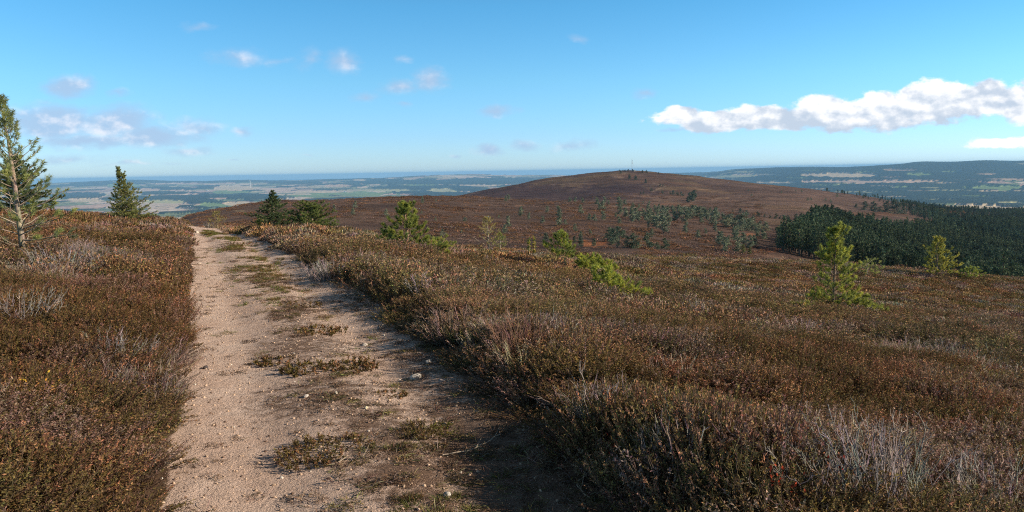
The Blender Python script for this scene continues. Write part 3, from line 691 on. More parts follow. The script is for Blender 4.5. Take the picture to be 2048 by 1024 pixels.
def build_heather():
    near, far, kinds = [], [], ['green', 'green', 'rust', 'rust', 'rust', 'mixed', 'mixed', 'mixed', 'mauve', 'mauve', 'grey', 'grey']
    for k, kd in enumerate(kinds):
        g = heather_geo(64 if kd != 'grey' else 40, [.25, .28, .23, .26, .29, .25, .27, .23, .28, .25, .26, .28][k], 1.2, kd, .15, .80, 28)
        near.append(g.mesh("heather_clump", M_HEATH))
    fk = ['green', 'rust', 'rust', 'mixed', 'mixed', 'mauve', 'grey']
    for kd in fk: far.append(far_heather_geo(240, .42, .26, kd).mesh("heather_cushion", M_HEATH))
    mid = []
    for kd in fk: mid.append(heather_geo(26, .36, .8, kd if kd != 'grey' else 'grey', .12, 1.7, 10).mesh("heather_tuft", M_HEATH))
    protos = near + mid + far
    P = [scatter_area(.165, .6, 12, .80), scatter_area(.27, 12, 24, .78), scatter_area(.44, 24, 50, .76), scatter_area(.66, 50, 80, .74)]
    lod = np.concatenate([np.full(len(p), k) for k, p in enumerate(P)]); P = np.vstack(P); X, Y = P[:, 0], P[:, 1]
    xl, xr = XL(np.minimum(Y, 70)), XR(np.minimum(Y, 70))
    e = (fbm(X * 1.3, Y * 1.3, 140, 3) - .5) * np.where(X < (xl + xr) / 2, .34, .55)
    d = np.where(X > (xl + xr) / 2, X - xr + .02, xl - X - .02) + e          # distance from the track's edge
    dgap = fbm(X / 1.1, Y / 1.1, 143, 3) + .12 * (X < xl)
    keep = (d > .05 + .10 * (X < xl) + .16 * sstep(16, 28, Y)) & ((dgap > .33) | (d > 1.0) | (rng.uniform(size=len(X)) < .3)) & ((dgap > .29) | (rng.uniform(size=len(X)) < .35))
    keep &= ~((Y < 2.6) & (np.abs(X) < .8))
    keep &= ~((Y > 44) & (np.abs(X - (xl + xr) / 2) < (xr - xl) / 2 + .2))
    X, Y, lod, d = X[keep], Y[keep], lod[keep], d[keep]; n = len(X)
    Z = H(X, Y)
    # patches of kinds
    side = X < XL(np.minimum(Y, 70))
    big = fbm(X / 2.6, Y / 2.6, 150, 4); pat = fbm(X / 1.0, Y / 1.0, 157, 4); gp = fbm(X / 1.7 + 40, Y / 1.7, 161, 4)
    q = pat + rng.normal(size=n) * .05
    kd = np.where(q < .42, 0, np.where(q < .50, 2, np.where(q < .58, 1, 3)))  # 0 green 2 mixed 1 rust 3 mauve
    kd = np.where(gp + rng.normal(size=n) * .03 + np.where(side, .02, -.06) > .72, 4, kd)
    verge = (d < .9) & (rng.uniform(size=n) < .12) & (Y < 26); kd = np.where(verge, rng.choice([3, 3, 3, 4], n), kd)
    tab_near = {0: [0, 1], 1: [2, 3, 4], 2: [5, 6, 7], 3: [8, 9], 4: [10, 11]}
    tab_far = {0: [0], 1: [1, 2], 2: [3, 4], 3: [5], 4: [6]}
    idx = np.zeros(n, int)
    for k in range(5):
        m = kd == k
        idx[m & (lod == 0)] = rng.choice(tab_near[k], (m & (lod == 0)).sum())
        a = m & (lod == 1); idx[a] = len(near) + rng.choice(tab_far[k], a.sum())
        a = m & (lod >= 2); idx[a] = len(near) + len(mid) + rng.choice(tab_far[k], a.sum())
    hgt = .16 + 1.7 * fbm(X / .8, Y / .8, 171, 3)
    hgt *= 1 - .30 * sstep(3, 12, np.where(side, 0, d))                 # shorter on the open moor
    hgt *= .8 + .38 * np.exp(-((d - .45) / .45) ** 2) * (X > 0)
    hgt *= np.where(d < .22, .62, 1.0)
    hgt *= rng.uniform(.82, 1.15, n)
    s = np.array([1.0, 1.08, 1.0, 1.75])[lod]
    scl = np.c_[s * rng.uniform(.9, 1.25, n), s * rng.uniform(.9, 1.25, n), s ** .4 * hgt]
    rot = np.c_[rng.normal(size=n) * .13, rng.normal(size=n) * .13, rng.uniform(0, 6.283, n)]
    t = .78 + .90 * big[:, None] + .14 * rng.normal(size=(n, 1))
    hue = fbm(X / 4.5, Y / 4.5, 181, 3)[:, None] - .5
    tint = np.clip(t * (1 + hue * np.array([.28, -.05, -.25])) * (1 + .06 * rng.normal(size=(n, 3))), .3, 1.6)
    tint = tint * np.where(side[:, None], (.82, .74, .72), (1, 1, 1))
    print("heather instances", n)
    make_scatter("heather", protos, np.c_[X, Y, Z - .03 + np.where(lod < 2, .30, .2) * np.clip(fbm(X / .65, Y / .65, 191, 3) - .38, 0, 1) * sstep(.1, .5, d)], rot, scl, idx, tint, label='brown and olive heather covering the moor on both sides of the track')

def rock_geo(size, seed, colr, flat=.7):
    """angular broken stone"""
    r2 = np.random.default_rng(seed)
    import bmesh
    bm = bmesh.new(); bmesh.ops.create_icosphere(bm, subdivisions=2, radius=1.0)
    V = np.array([v.co[:] for v in bm.verts]); f = np.array([[v.index for v in p.verts] for p in bm.faces]); bm.free()
    for _ in range(9):                                   # slice flat facets off
        nrm = unit(r2.normal(size=3)); c = r2.uniform(.55, .85); d = V @ nrm - c; V = V - np.maximum(d, 0)[:, None] * nrm
    V = V * np.array([1, r2.uniform(.6, .9), flat]) * size * (1 + .05 * r2.normal(size=(len(V), 1)))
    g = Geo(); g.add(V, f, np.clip(np.asarray(colr) * (1 + .06 * r2.normal(size=(len(V), 1))), .02, 1)); return g

def mat_stone():
    m, nt = new_mat("granite_stone")
    c = nt.attr('Col').outputs['Color']; co = nt.n('ShaderNodeTexCoord').outputs['Object']
    n = nt.noise(co, 45.0, 5, .7)
    finish(nt, nt.mix(nt.ss(n, .35, .7), nt.mix(1.0, c, (.7, .68, .66), 'MULTIPLY'), nt.mix(1.0, c, (1.2, 1.2, 1.2), 'MULTIPLY')), .9, n, .006, .2)
    return m
M_STONE = mat_stone()
def mat_pebble():
    m, nt = new_mat("gravel_pebble")
    c = nt.mix(1.0, nt.attr('Col').outputs['Color'], nt.attr('tint', 'INSTANCER').outputs['Color'], 'MULTIPLY')
    finish(nt, c, .9, None, 0, .15); return m

def build_gravel():
    mp = mat_pebble()
    protos = [rock_geo(1.0, 300 + k, (1, 1, 1), .75).mesh("pebble", mp) for k in range(4)]
    n = 26000
    Y = 3.0 + 17.0 * rng.uniform(0, 1, n) ** 1.5
    xl, xr = XL(Y), XR(Y); u = rng.uniform(-.03, 1.03, n); X = xl + u * (xr - xl)
    den = .35 + 1.1 * fbm(X * 1.1, Y * .8, 201, 3) * np.where((u > .38) & (u < .72), 1.5, .85)
    k = rng.uniform(size=n) < den; X, Y, u = X[k], Y[k], u[k]; n = len(X)
    s = np.clip(.0026 * np.exp(rng.exponential(.50, n)) * (.8 + .03 * Y), .0025, .016)
    Z = H(X, Y) + s * .15
    dark = rng.uniform(size=(n, 1)) < .30
    base = np.where(dark, (0.20, 0.13, 0.095), (0.56, 0.395, 0.275)) * (.7 + .6 * rng.uniform(size=(n, 1)))
    w = rng.uniform(size=(n, 1)) < .015; base = np.where(w, (0.72, 0.64, 0.54), base)
    rot = np.c_[rng.normal(size=n) * .3, rng.normal(size=n) * .3, rng.uniform(0, 6.28, n)]
    make_scatter("gravel", protos, np.c_[X, Y, Z], rot, np.repeat(s[:, None], 3, 1), rng.integers(0, 4, n), base, label='loose gravel strewn over the sandy track')
build_heather(); build_gravel()

# ------------------------------------------------------------------ trees
PINE_C, PINE_D, SPR_C = (0.190, 0.235, 0.050), (0.095, 0.140, 0.050), (0.060, 0.095, 0.040)
GAIN = 2.0

def conifer(H, r0, h0, dh, nb, Lf, ef, up=.25, asym=0.0, az0=0.0, lean=(0, 0), kind='pine', needles=60, nlen=.06, nw=.006, tuft=.16,
            colr=PINE_C, col2=PINE_D, extra=(), dead=0.0, twig=.12, barkc=(0.23, 0.18, 0.13), leaders=((0, 0, 1.0),), seed=1, flat=.35):
    global rng
    keep = rng; rng = np.random.default_rng(seed)
    tk, cr = Geo(), Geo(); AP, AD, AL = [], [], []
    limbs = []
    for (ox, oy, hs) in leaders:
        n = 14; q = np.linspace(0, 1, n)
        T = np.c_[lean[0] * q ** 1.5 + ox * q, lean[1] * q ** 1.5 + oy * q, q * H * hs - .08]
        T[1:, :2] += np.cumsum(rng.normal(size=(n - 1, 2)) * .008 * H / 3, 0)
        rr = r0 * (1 - q) ** .8 + .006
        V, f = tube(T, rr, 7); tk.add(V, f, np.clip(jit(barkc, len(V), .12), .02, 1))
        top = T[-1]; AP += [top, top - [0, 0, .06]]; AD += [np.array([0, 0, 1.]), np.array([.05, 0, 1.])]; AL += [tuft, tuft]
        h = h0
        while h < H * hs * .985:
            k = max(2, int(round(nb + rng.normal() * .8))); a0 = rng.uniform(0, 6.283)
            for b in range(k):
                az = a0 + b * 6.283 / k + rng.normal() * .25; rel = h / H
                L = Lf(rel) * rng.uniform(.65, 1.15) * (1 + asym * math.cos(az - az0))
                if L < .06: continue
                limbs.append((T, q * H * hs, h + rng.normal() * dh * .15, az, L, ef(rel) + rng.normal() * .10, up, rng.uniform() < dead * sstep(.5, .1, rel)))
            h += dh * rng.uniform(.8, 1.2) * (1.1 - .45 * h / H)
        for (eh, eaz, eL, ee, eu) in (extra if ox == 0 and oy == 0 else ()):
            limbs.append((T, q * H * hs, eh, eaz, eL, ee, eu, False))
    for (T, hq, h, az, L, e, u_, isdead) in limbs:
        S = np.array([np.interp(h, hq, T[:, i]) for i in range(3)])
        n = 7; q = np.linspace(0, 1, n)
        hd = np.array([math.cos(az), math.sin(az), 0.0]); sd_ = np.array([-math.sin(az), math.cos(az), 0.0])
        P = S + hd * (L * math.cos(e) * q)[:, None] + np.array([0, 0, 1.]) * (L * (math.sin(e) * q + u_ * q ** 2))[:, None]
        P[1:] += sd_ * (np.cumsum(rng.normal(size=n - 1)) * .035 * L)[:, None]; P[1:, 2] += np.cumsum(rng.normal(size=n - 1)) * .02 * L
        rb = min(.02, .011 * L + .003) * r0 / .06
        V, f = tube(P, rb * (1 - .8 * q) + .0015, 4); tk.add(V, f, np.clip(jit(np.array(barkc) * (1.25 if isdead else 1.05), len(V), .12), .02, 1))
        if isdead:
            for qq in np.arange(.3, 1.0, .12):
                B = np.array([np.interp(qq, q, P[:, i]) for i in range(3)]); D = unit(hd + sd_ * rng.choice([-1, 1]) * .9 + rng.normal(size=3) * .3)
                V, f = tube(np.array([B, B + D * .1 * L, B + D * .2 * L + [0, 0, .02]]), np.array([.004, .003, .002]), 3); tk.add(V, f, np.array(barkc) * 1.3)
            continue
        D = unit(P[-1] - P[-2]); AP.append(P[-1]); AD.append(unit(D + [0, 0, .3])); AL.append(tuft)
        q0 = .30 if kind == 'pine' else .12
        sgn = 1
        for qq in np.arange(q0, .99, min(.4, twig / L)):
            sgn = -sgn
            B = np.array([np.interp(qq, q, P[:, i]) for i in range(3)]); i = min(int(qq * (n - 1)), n - 2); D = unit(P[i + 1] - P[i])
            lt = (.34 * L * (1.12 - qq) + .05) * rng.uniform(.6, 1.2); lt = min(lt, .6)
            Dt = unit(D * .75 + sd_ * sgn * rng.uniform(.5, 1.0) + np.array([0, 0, rng.uniform(-.1, .7) if kind == 'pine' else rng.normal() * flat]))
            E = B + Dt * lt + np.array([0, 0, .12 * lt])
            V, f = tube(np.array([B, (B + E) / 2, E]), np.array([.5, .4, .25]) * rb + .001, 3); tk.add(V, f, np.array(barkc) * .9)
            AP.append(E); AD.append(unit(Dt + [0, 0, .35 if kind == 'pine' else 0])); AL.append(min(tuft, lt) if kind == 'pine' else lt)
            if kind != 'pine' or lt > .28:
                for w_ in (.45, .7):
                    for s2 in (-1, 1):
                        B2 = B + (E - B) * w_; D2 = unit(Dt * .8 + np.cross(Dt, [0, 0, 1.]) * s2 * .8 + rng.normal(size=3) * .15); l2 = lt * .45 * (1.2 - w_)
                        AP.append(B2 + D2 * l2); AD.append(D2); AL.append(min(tuft, l2) if kind == 'pine' else l2)
    AP, AD, AL = np.array(AP), unit(np.array(AD)), np.array(AL); m = len(AP)
    K = np.maximum(4, (needles * 1.7 * np.clip(AL / tuft, .25, 1.6)).astype(int)); ii = np.repeat(np.arange(m), K); N = len(ii)
    u = rng.uniform(0, 1, N); D = AD[ii]; R_ = rng.normal(size=(N, 3)); R_ = unit(R_ - D * (R_ * D).sum(1, keepdims=True))
    B = AP[ii] - D * (AL[ii] * u)[:, None]
    DN = unit(D * (rng.uniform(.35, .9, N))[:, None] + R_ * .85)
    V, f = blades(B, DN, 1.15 * nlen * rng.uniform(.7, 1.2, N), nw * 1.35)
    tone = np.clip(rng.uniform(size=m) * .9 + rng.normal(size=m) * .15, 0, 1)[ii][:, None]
    c = (np.array(col2) * (1 - tone) + np.array(colr) * tone) * np.array([1.18, 1.0, .9]) * GAIN * (1 + .12 * rng.normal(size=(N, 1)))
    cr.add(V, f, np.repeat(np.clip(c, .01, 1), 3, 0))
    rng = keep
    return tk, cr

def place_tree(name, loc, geos, label, cat, group=None, rz=0.0, scale=1.0):
    t = empty(name, loc, label, cat, group, rz, scale)
    obj('trunk', geos[0].mesh('trunk', M_BARK), t); obj('crown', geos[1].mesh('crown', M_NEEDLE), t)
    return t

LAST = [0, 0]
def at_px(px, py, y0=8.0, y1=54.0, lift=.22):
    LAST[:] = [px, py]
    return hit(px, py, y0, min(y1, 54.0), lift)
def hgt_of(p, hpx):
    """height of a tree on p whose top shows hpx above its foot in the heather"""
    return ray(LAST[0], LAST[1] - hpx)[1] * p[1] - p[2]

def build_near_trees():
    # tall open pine at the left edge
    p = at_px(44, 492); H_ = hgt_of(p, 300)
    L = lambda r: H_ * (.28 * (1 - r) ** .6 + .015) * (1.0 if r > .12 else .9)
    place_tree("pine_tree", p, conifer(H_, .06, H_ * .10, H_ * .062, 4.2, L, lambda r: .10 + 1.0 * r ** 1.5, .28, lean=(-.28, .1), needles=38, nlen=.075, nw=.007, tuft=.17, dead=.8,
               colr=(0.21, 0.25, 0.085), col2=(0.10, 0.14, 0.075), twig=.23, barkc=(0.30, 0.24, 0.18), seed=11, extra=((H_ * .2, .1, 1.15, .1, .2), (H_ * .13, -.2, 1.3, .05, .1), (H_ * .30, .2, 1.0, .25, .2), (H_ * .36, -.3, .95, .2, .3))),
               'tall open pine with bare lower branches at the left edge of the photo', 'pine tree')
    # dense spruce behind it
    p = at_px(44, 428, lift=.1); p = np.array([p[0], 31.0, 0]); p[0] = ray(40, 420)[0] * 31.0; p[2] = float(H(p[0:1], p[1:2])[0]); H_ = 2.35
    place_tree("spruce_tree", p, conifer(H_, .06, .12, .17, 6, lambda r: 1.75 * (1 - r) ** .8 + .05, lambda r: .12 + .5 * r, .06, kind='spruce', needles=34, nlen=.05, nw=.011, tuft=.2, twig=.13,
               colr=(0.085, 0.115, 0.04), col2=(0.04, 0.065, 0.035), seed=12), 'dense dark spruce bush behind the tall open pine', 'spruce tree')
    p = at_px(247, 424); p = np.array([ray(247, 420)[0] * 40, 40, 0.]); p[2] = float(H(p[0:1], p[1:2])[0]); H_ = hgt_of(p, 95)
    place_tree("spruce_tree", p, conifer(H_, .05, .15, .20, 5, lambda r: H_ * (.40 * max(0, 1 - r / .66) ** .55 + .05 * (r > .6) * (1 - r) + .035), lambda r: .22 + .5 * r, .12, kind='spruce', needles=18, nlen=.055, nw=.011, tuft=.2, twig=.16,
               asym=.2, az0=0.0, lean=(-.22, 0), leaders=((0, 0, 1.0), (.34, 0, .88)), colr=(0.18, 0.20, 0.06), col2=(0.08, 0.115, 0.06), seed=13,
               extra=((.2, 0.05, 1.35, .25, .15), (.3, -.1, 1.1, .35, .1), (.15, -.15, 1.75, .12, .2), (.1, .2, 1.5, .1, .1))), 'twin topped spruce on the crest of the left bank', 'spruce tree')
    p = at_px(548, 444, 15, 60); H_ = hgt_of(p, 66)
    place_tree("spruce_tree", p, conifer(H_, .05, .08, .15, 6, lambda r: H_ * (.92 * (1 - r) ** 1.35 + .03), lambda r: .02 + .45 * r, .10, kind='spruce', needles=30, nlen=.045, nw=.011, tuft=.2, twig=.12,
               colr=(0.085, 0.125, 0.055), col2=(0.036, 0.06, 0.036), seed=14), 'conical dark green spruce with a spire top beside the track', 'spruce tree')
    p = at_px(626, 445, 15, 60); H_ = hgt_of(p, 42)
    place_tree("spruce_tree", p, conifer(H_, .05, .08, .14, 6, lambda r: H_ * (1.0 * (1 - r) ** .42 + .04), lambda r: .08 + .3 * r, .06, kind='spruce', needles=30, nlen=.05, nw=.011, tuft=.2, twig=.12, lean=(-.1, 0),
               colr=(0.125, 0.165, 0.05), col2=(0.055, 0.085, 0.038), seed=15), 'broad flat topped spruce right of the conical one', 'spruce tree')
    p = at_px(520, 446, 15, 60); H_ = .55
    place_tree("pine_sapling", p, conifer(H_, .02, .05, .12, 5, lambda r: .38 * (1 - r) + .04, lambda r: .3, .2, needles=40, nlen=.06, nw=.008, tuft=.12, twig=.09, colr=(0.22, 0.25, 0.05), seed=16), 'low bright green sapling at the left foot of the conical spruce', 'sapling')
    p = at_px(434, 446, 15, 70); H_ = hgt_of(p, 26)
    place_tree("pine_sapling", p, conifer(H_, .03, .1, .16, 5, lambda r: .6 * (1 - r) ** .6 + .04, lambda r: .4, .2, needles=16, nlen=.06, nw=.008, tuft=.14, twig=.2, colr=(0.22, 0.22, 0.08), col2=(0.14, 0.13, 0.06), seed=17), 'pale sparse bush where the track meets the skyline', 'bush')
    # pine in the middle of the right bank
    p = at_px(816, 487, 15, 60); H_ = hgt_of(p, 82)
    place_tree("pine_tree", p, conifer(H_, .05, .12, .19, 5, lambda r: H_ * (.62 * (1 - r) ** .62 + .02), lambda r: .25 + .8 * r, .25, needles=90, nlen=.07, nw=.009, tuft=.18, twig=.10, lean=(-.12, 0), colr=(0.215, 0.25, 0.055), seed=18,
               extra=((.1, 0.0, 1.2, .02, .02), (.12, -.3, 1.3, .02, .02)), barkc=(0.30, 0.20, 0.13)), 'bushy young pine on the moor edge right of the two spruces', 'pine tree')
    p = at_px(872, 488, 15, 60)
    place_tree("pine_sapling", p, conifer(.5, .02, .03, .1, 5, lambda r: .9 * (1 - r) ** .5, lambda r: .1, .1, needles=36, nlen=.06, nw=.009, tuft=.12, twig=.12, colr=(0.24, 0.26, 0.06), seed=19), 'low yellow green pine mat at the right foot of the bushy young pine', 'sapling')
    p = at_px(774, 480, 15, 60)
    place_tree("pine_sapling", p, conifer(hgt_of(p, 22), .02, .06, .12, 5, lambda r: .4 * (1 - r) ** .6 + .04, lambda r: .5, .2, needles=44, nlen=.06, nw=.008, tuft=.12, twig=.1, colr=(0.16, 0.2, 0.05), seed=20), 'small dark green sapling just left of the bushy young pine', 'sapling')
    p = at_px(978, 486, 15, 70); H_ = hgt_of(p, 54)
    place_tree("pine_tree", p, conifer(H_, .05, .2, .26, 4.5, lambda r: H_ * (.52 * (1 - r) ** .7 + .03), lambda r: .3 + .7 * r, .2, needles=22, nlen=.06, nw=.009, tuft=.15, twig=.2, dead=.5, colr=(0.27, 0.26, 0.10), col2=(0.18, 0.18, 0.08), lean=(-.1, 0), barkc=(0.36, 0.30, 0.22), seed=21), 'pale yellowish thin pine on the moor edge', 'pine tree')
    p = at_px(1000, 487, 15, 70); H_ = hgt_of(p, 24)
    place_tree("pine_sapling", p, conifer(H_, .03, .1, .18, 5, lambda r: .55 * (1 - r) ** .6 + .03, lambda r: .5, .2, needles=22, nlen=.06, nw=.009, tuft=.13, twig=.15, dead=.4, colr=(0.24, 0.24, 0.09), barkc=(0.36, 0.30, 0.22), seed=22), 'short twiggy pine at the right foot of the pale thin pine', 'sapling')
    # leaning bush pine and the two sprawling ones beside it
    p = at_px(1131, 524, 15, 70); H_ = hgt_of(p, 60)
    place_tree("pine_tree", p, conifer(H_, .035, .45, .16, 5.5, lambda r: H_ * (.62 * (1 - r) ** .5 + .04), lambda r: .18 + .5 * r, .18, needles=50, nlen=.07, nw=.010, tuft=.16, twig=.14, asym=.25, az0=3.1, lean=(-.15, 0), colr=(0.21, 0.25, 0.05), barkc=(0.42, 0.29, 0.14), seed=23), 'bushy pine with a golden trunk and dark left side', 'pine tree')
    p = at_px(1180, 531, 15, 70)
    place_tree("sprawling_pine", p, conifer(.62, .03, .12, .12, 6, lambda r: .62 * (1 - r) ** .35 + .06, lambda r: .18, .10, needles=46, nlen=.07, nw=.011, tuft=.16, twig=.14, asym=.35, az0=-.3, lean=(-.25, .1), colr=(0.25, 0.29, 0.055), col2=(0.12, 0.17, 0.045), seed=24,
               extra=((.3, -.1, .95, .02, .03), (.25, -.5, .8, .0, .05), (.4, .1, .85, .0, .0), (.2, -.2, 1.0, .0, .0))), 'sprawling bright green pine right of the golden trunked one', 'pine tree')
    p = at_px(1233, 578, 15, 70)
    place_tree("sprawling_pine", p, conifer(.78, .03, .16, .12, 6, lambda r: .50 * (1 - r) ** .45 + .06, lambda r: .1, .08, needles=42, nlen=.07, nw=.010, tuft=.16, twig=.15, asym=.2, az0=3.1, lean=(-.30, .12), colr=(0.25, 0.29, 0.055), col2=(0.12, 0.17, 0.045), barkc=(0.45, 0.36, 0.28), seed=25,
               extra=((.22, -.02, .82, .03, .02), (.2, -.25, .7, .02, .05), (.25, .1, .6, .1, .04), (.18, -.12, .75, .0, .0))), 'bent low pine with a pale bare trunk and a long right branch', 'pine tree')
    for (px, py, hp, sd_, lab, cc) in [(1068, 503, 32, 26, 'right one of two thin saplings left of the golden trunked pine', (0.30, 0.24, 0.06)), (1058, 503, 26, 27, 'left one of two thin saplings beside the golden trunked pine', (0.22, 0.24, 0.05))]:
        p = at_px(px, py, 15, 70); H_ = hgt_of(p, hp)
        place_tree("pine_sapling", p, conifer(H_, .035, .25, .2, 3, lambda r: .16, lambda r: .9, .2, needles=26, nlen=.06, nw=.009, tuft=.12, twig=.2, colr=cc, barkc=(0.42, 0.30, 0.15), seed=sd_), lab, 'sapling')
    # the solitary pine on the right
    p = at_px(1668, 604, 10, 70); H_ = hgt_of(p, 152)
    place_tree("pine_tree", p, conifer(H_, .036, .18, H_ * .068, 5, lambda r: H_ * (.35 * (1 - r) ** .5 + .03) * (.55 if .66 < r < .8 else 1), lambda r: .08 + .85 * r ** 1.2, .24, needles=60, nlen=.07, nw=.008, tuft=.17, twig=.15, asym=.12, az0=-.2, lean=(-.05, 0),
               colr=(0.24, 0.275, 0.055), col2=(0.10, 0.14, 0.05), barkc=(0.20, 0.15, 0.11), seed=28,
               extra=((.25, -.15, 1.1, .02, .0), (.3, -.5, .95, .05, .0), (.35, .05, 1.0, .06, .0), (.24, -.3, 1.2, .0, -.02), (.3, 3.0, .6, .0, .05), (.5, 3.1, .8, .0, .0), (.4, -.2, 1.0, .05, -.05), (.28, -.05, .9, .0, .0), (.22, -.4, 1.25, -.05, .0), (.3, -.12, 1.3, -.08, .0), (.2, -.22, 1.45, -.05, .0), (.2, .0, 1.35, -.06, .0))),
               'solitary bright young pine with a dark straight trunk on the right moor', 'pine tree')
    p = at_px(1608, 606, 10, 70)
    place_tree("pine_sapling", p, conifer(.34, .015, .03, .09, 4, lambda r: .5 * (1 - r) ** .5, lambda r: .1, .1, needles=26, nlen=.05, nw=.008, tuft=.1, twig=.12, colr=(0.26, 0.24, 0.07), seed=29), 'tiny yellow green seedling left of the solitary pine', 'sapling')
    p = at_px(1735, 543, 15, 80); H_ = hgt_of(p, 26)
    place_tree("pine_sapling", p, conifer(H_, .03, .1, .2, 4, lambda r: .85 * (1 - r) ** .4, lambda r: .25, .15, needles=24, nlen=.07, nw=.010, tuft=.14, twig=.18, asym=.4, az0=0, colr=(0.24, 0.27, 0.10), barkc=(0.4, 0.34, 0.26), seed=30), 'pale low spreading pine between the solitary and the crest pine', 'sapling')
    p = at_px(1874, 546, 15, 90); H_ = hgt_of(p, 72)
    place_tree("pine_tree", p, conifer(H_, .045, .15, .22, 6, lambda r: H_ * (.50 * (1 - r) ** .6 + .02), lambda r: .15 + .6 * r, .2, needles=46, nlen=.075, nw=.012, tuft=.18, twig=.17, asym=.15, az0=0, lean=(-.15, 0), colr=(0.27, 0.28, 0.07), col2=(0.13, 0.16, 0.05), seed=31), 'broad yellow green pine standing on the crest in front of the plantation', 'pine tree')
    p = at_px(1940, 551, 15, 90)
    place_tree("pine_sapling", p, conifer(.75, .03, .08, .16, 5, lambda r: .8 * (1 - r) ** .5, lambda r: .2, .15, needles=34, nlen=.07, nw=.011, tuft=.14, twig=.15, colr=(0.22, 0.27, 0.06), seed=32), 'small green bush pine right of the crest pine', 'sapling')
build_near_trees()

# ------------------------------------------------------------------ trees of the far slopes
def hill_tree_geo(kind, seed, colr, col2, n=950):
    """a conifer of height 1 seen from afar: clumps of foliage around a trunk"""
    global rng
    keep = rng; rng = np.random.default_rng(seed); tk, cr = Geo(), Geo()
    q = np.linspace(0, 1, 6); T = np.c_[np.cumsum(rng.normal(size=6)) * .008, np.cumsum(rng.normal(size=6)) * .008, q * .97 - .03]
    V, f = tube(T, .022 * (1 - q) + .004, 5); tk.add(V, f, jit((0.13, 0.10, 0.075), len(V), .1))
    nc = {'pine': 26, 'spruce': 44, 'bush': 22, 'plant': 30}[kind]
    lo = {'pine': .16, 'spruce': .04, 'bush': .04, 'plant': .22}[kind]
    for k in range(nc):
        r = lo + (1 - lo) * (k + rng.uniform()) / nc; a = rng.uniform(0, 6.283)
        if kind == 'pine': w = .25 * math.sqrt(max(0, 1 - r)) * (1.15 - .25 * r) + .02
        elif kind == 'spruce': w = .25 * (1 - r) ** .85 + .012
        elif kind == 'bush': w = .42 * (1 - r) ** .5 + .03
        else: w = .17 * (1 - r) ** .95 + .010
        L = w * rng.uniform(.55, 1.1); m = int(n / nc * (.6 + w * 2.4)); c = np.array([math.cos(a), math.sin(a), 0]) 
        S = T[min(5, int(r * 5))] * [1, 1, 0] + [0, 0, r - .06]
        E = S + c * L + [0, 0, .05 * (1 if kind != 'spruce' else -.3)]
        V, f = tube(np.array([S, E]), np.array([.008, .003]), 3); tk.add(V, f, (0.13, 0.10, 0.08))
        u = rng.uniform(.15, 1.05, m)[:, None]; B = S + (E - S) * u + rng.normal(size=(m, 3)) * np.array([.045, .045, .028]) * (.6 + w * 2)
        D = unit(c + rng.normal(size=(m, 3)) * .7 + [0, 0, .45]); V, f = leaves4(B, D, rng.uniform(.05, .10, m), rng.uniform(.026, .046, m))
        tone = rng.uniform(); cc = np.array(colr) * tone + np.array(col2) * (1 - tone)
        cr.add(V, f, np.repeat(np.clip(jit(cc, m, .15), .008, 1), 4, 0))
    m = 16; B = T[-1] + rng.normal(size=(m, 3)) * .012 - [0, 0, .05] * rng.uniform(0, 1, (m, 1)); D = unit(rng.normal(size=(m, 3)) * .5 + [0, 0, 1])
    V, f = leaves4(B, D, rng.uniform(.04, .07, m), .022); cr.add(V, f, np.clip(np.array(colr), .01, 1))
    rng = keep; return tk, cr

GG, GD = (0.32, 0.34, 0.22), (0.15, 0.185, 0.13)
HT = {}
def hill_kind(kind, k, colr, col2):
    key = (kind, k, colr)
    if key not in HT:
        t, c = hill_tree_geo(kind, 500 + 17 * k + len(HT), colr, col2)
        HT[key] = (t.mesh('trunk', M_BARK), c.mesh('crown', M_FARTREE))
    return HT[key]

def put_hill_tree(px, py, hp, label, group, kind='pine', colr=GG, col2=GD, y0=75.0, y1=1800.0, name='pine_tree', cat='pine tree', shrink=1.0):
    p = hit(px, py, y0, y1); H_ = max(.8, hp * p[1] / F * 1.28) * shrink
    t, c = hill_kind(kind, int(rng.integers(0, 5)), colr, col2)
    e = empty(name, p, label, cat, group, rng.uniform(0, 6.28))
    w = rng.uniform(1.0, 1.35); e.scale = (H_ * w, H_ * w, H_)
    obj('trunk', t, e); obj('crown', c, e)
    return e

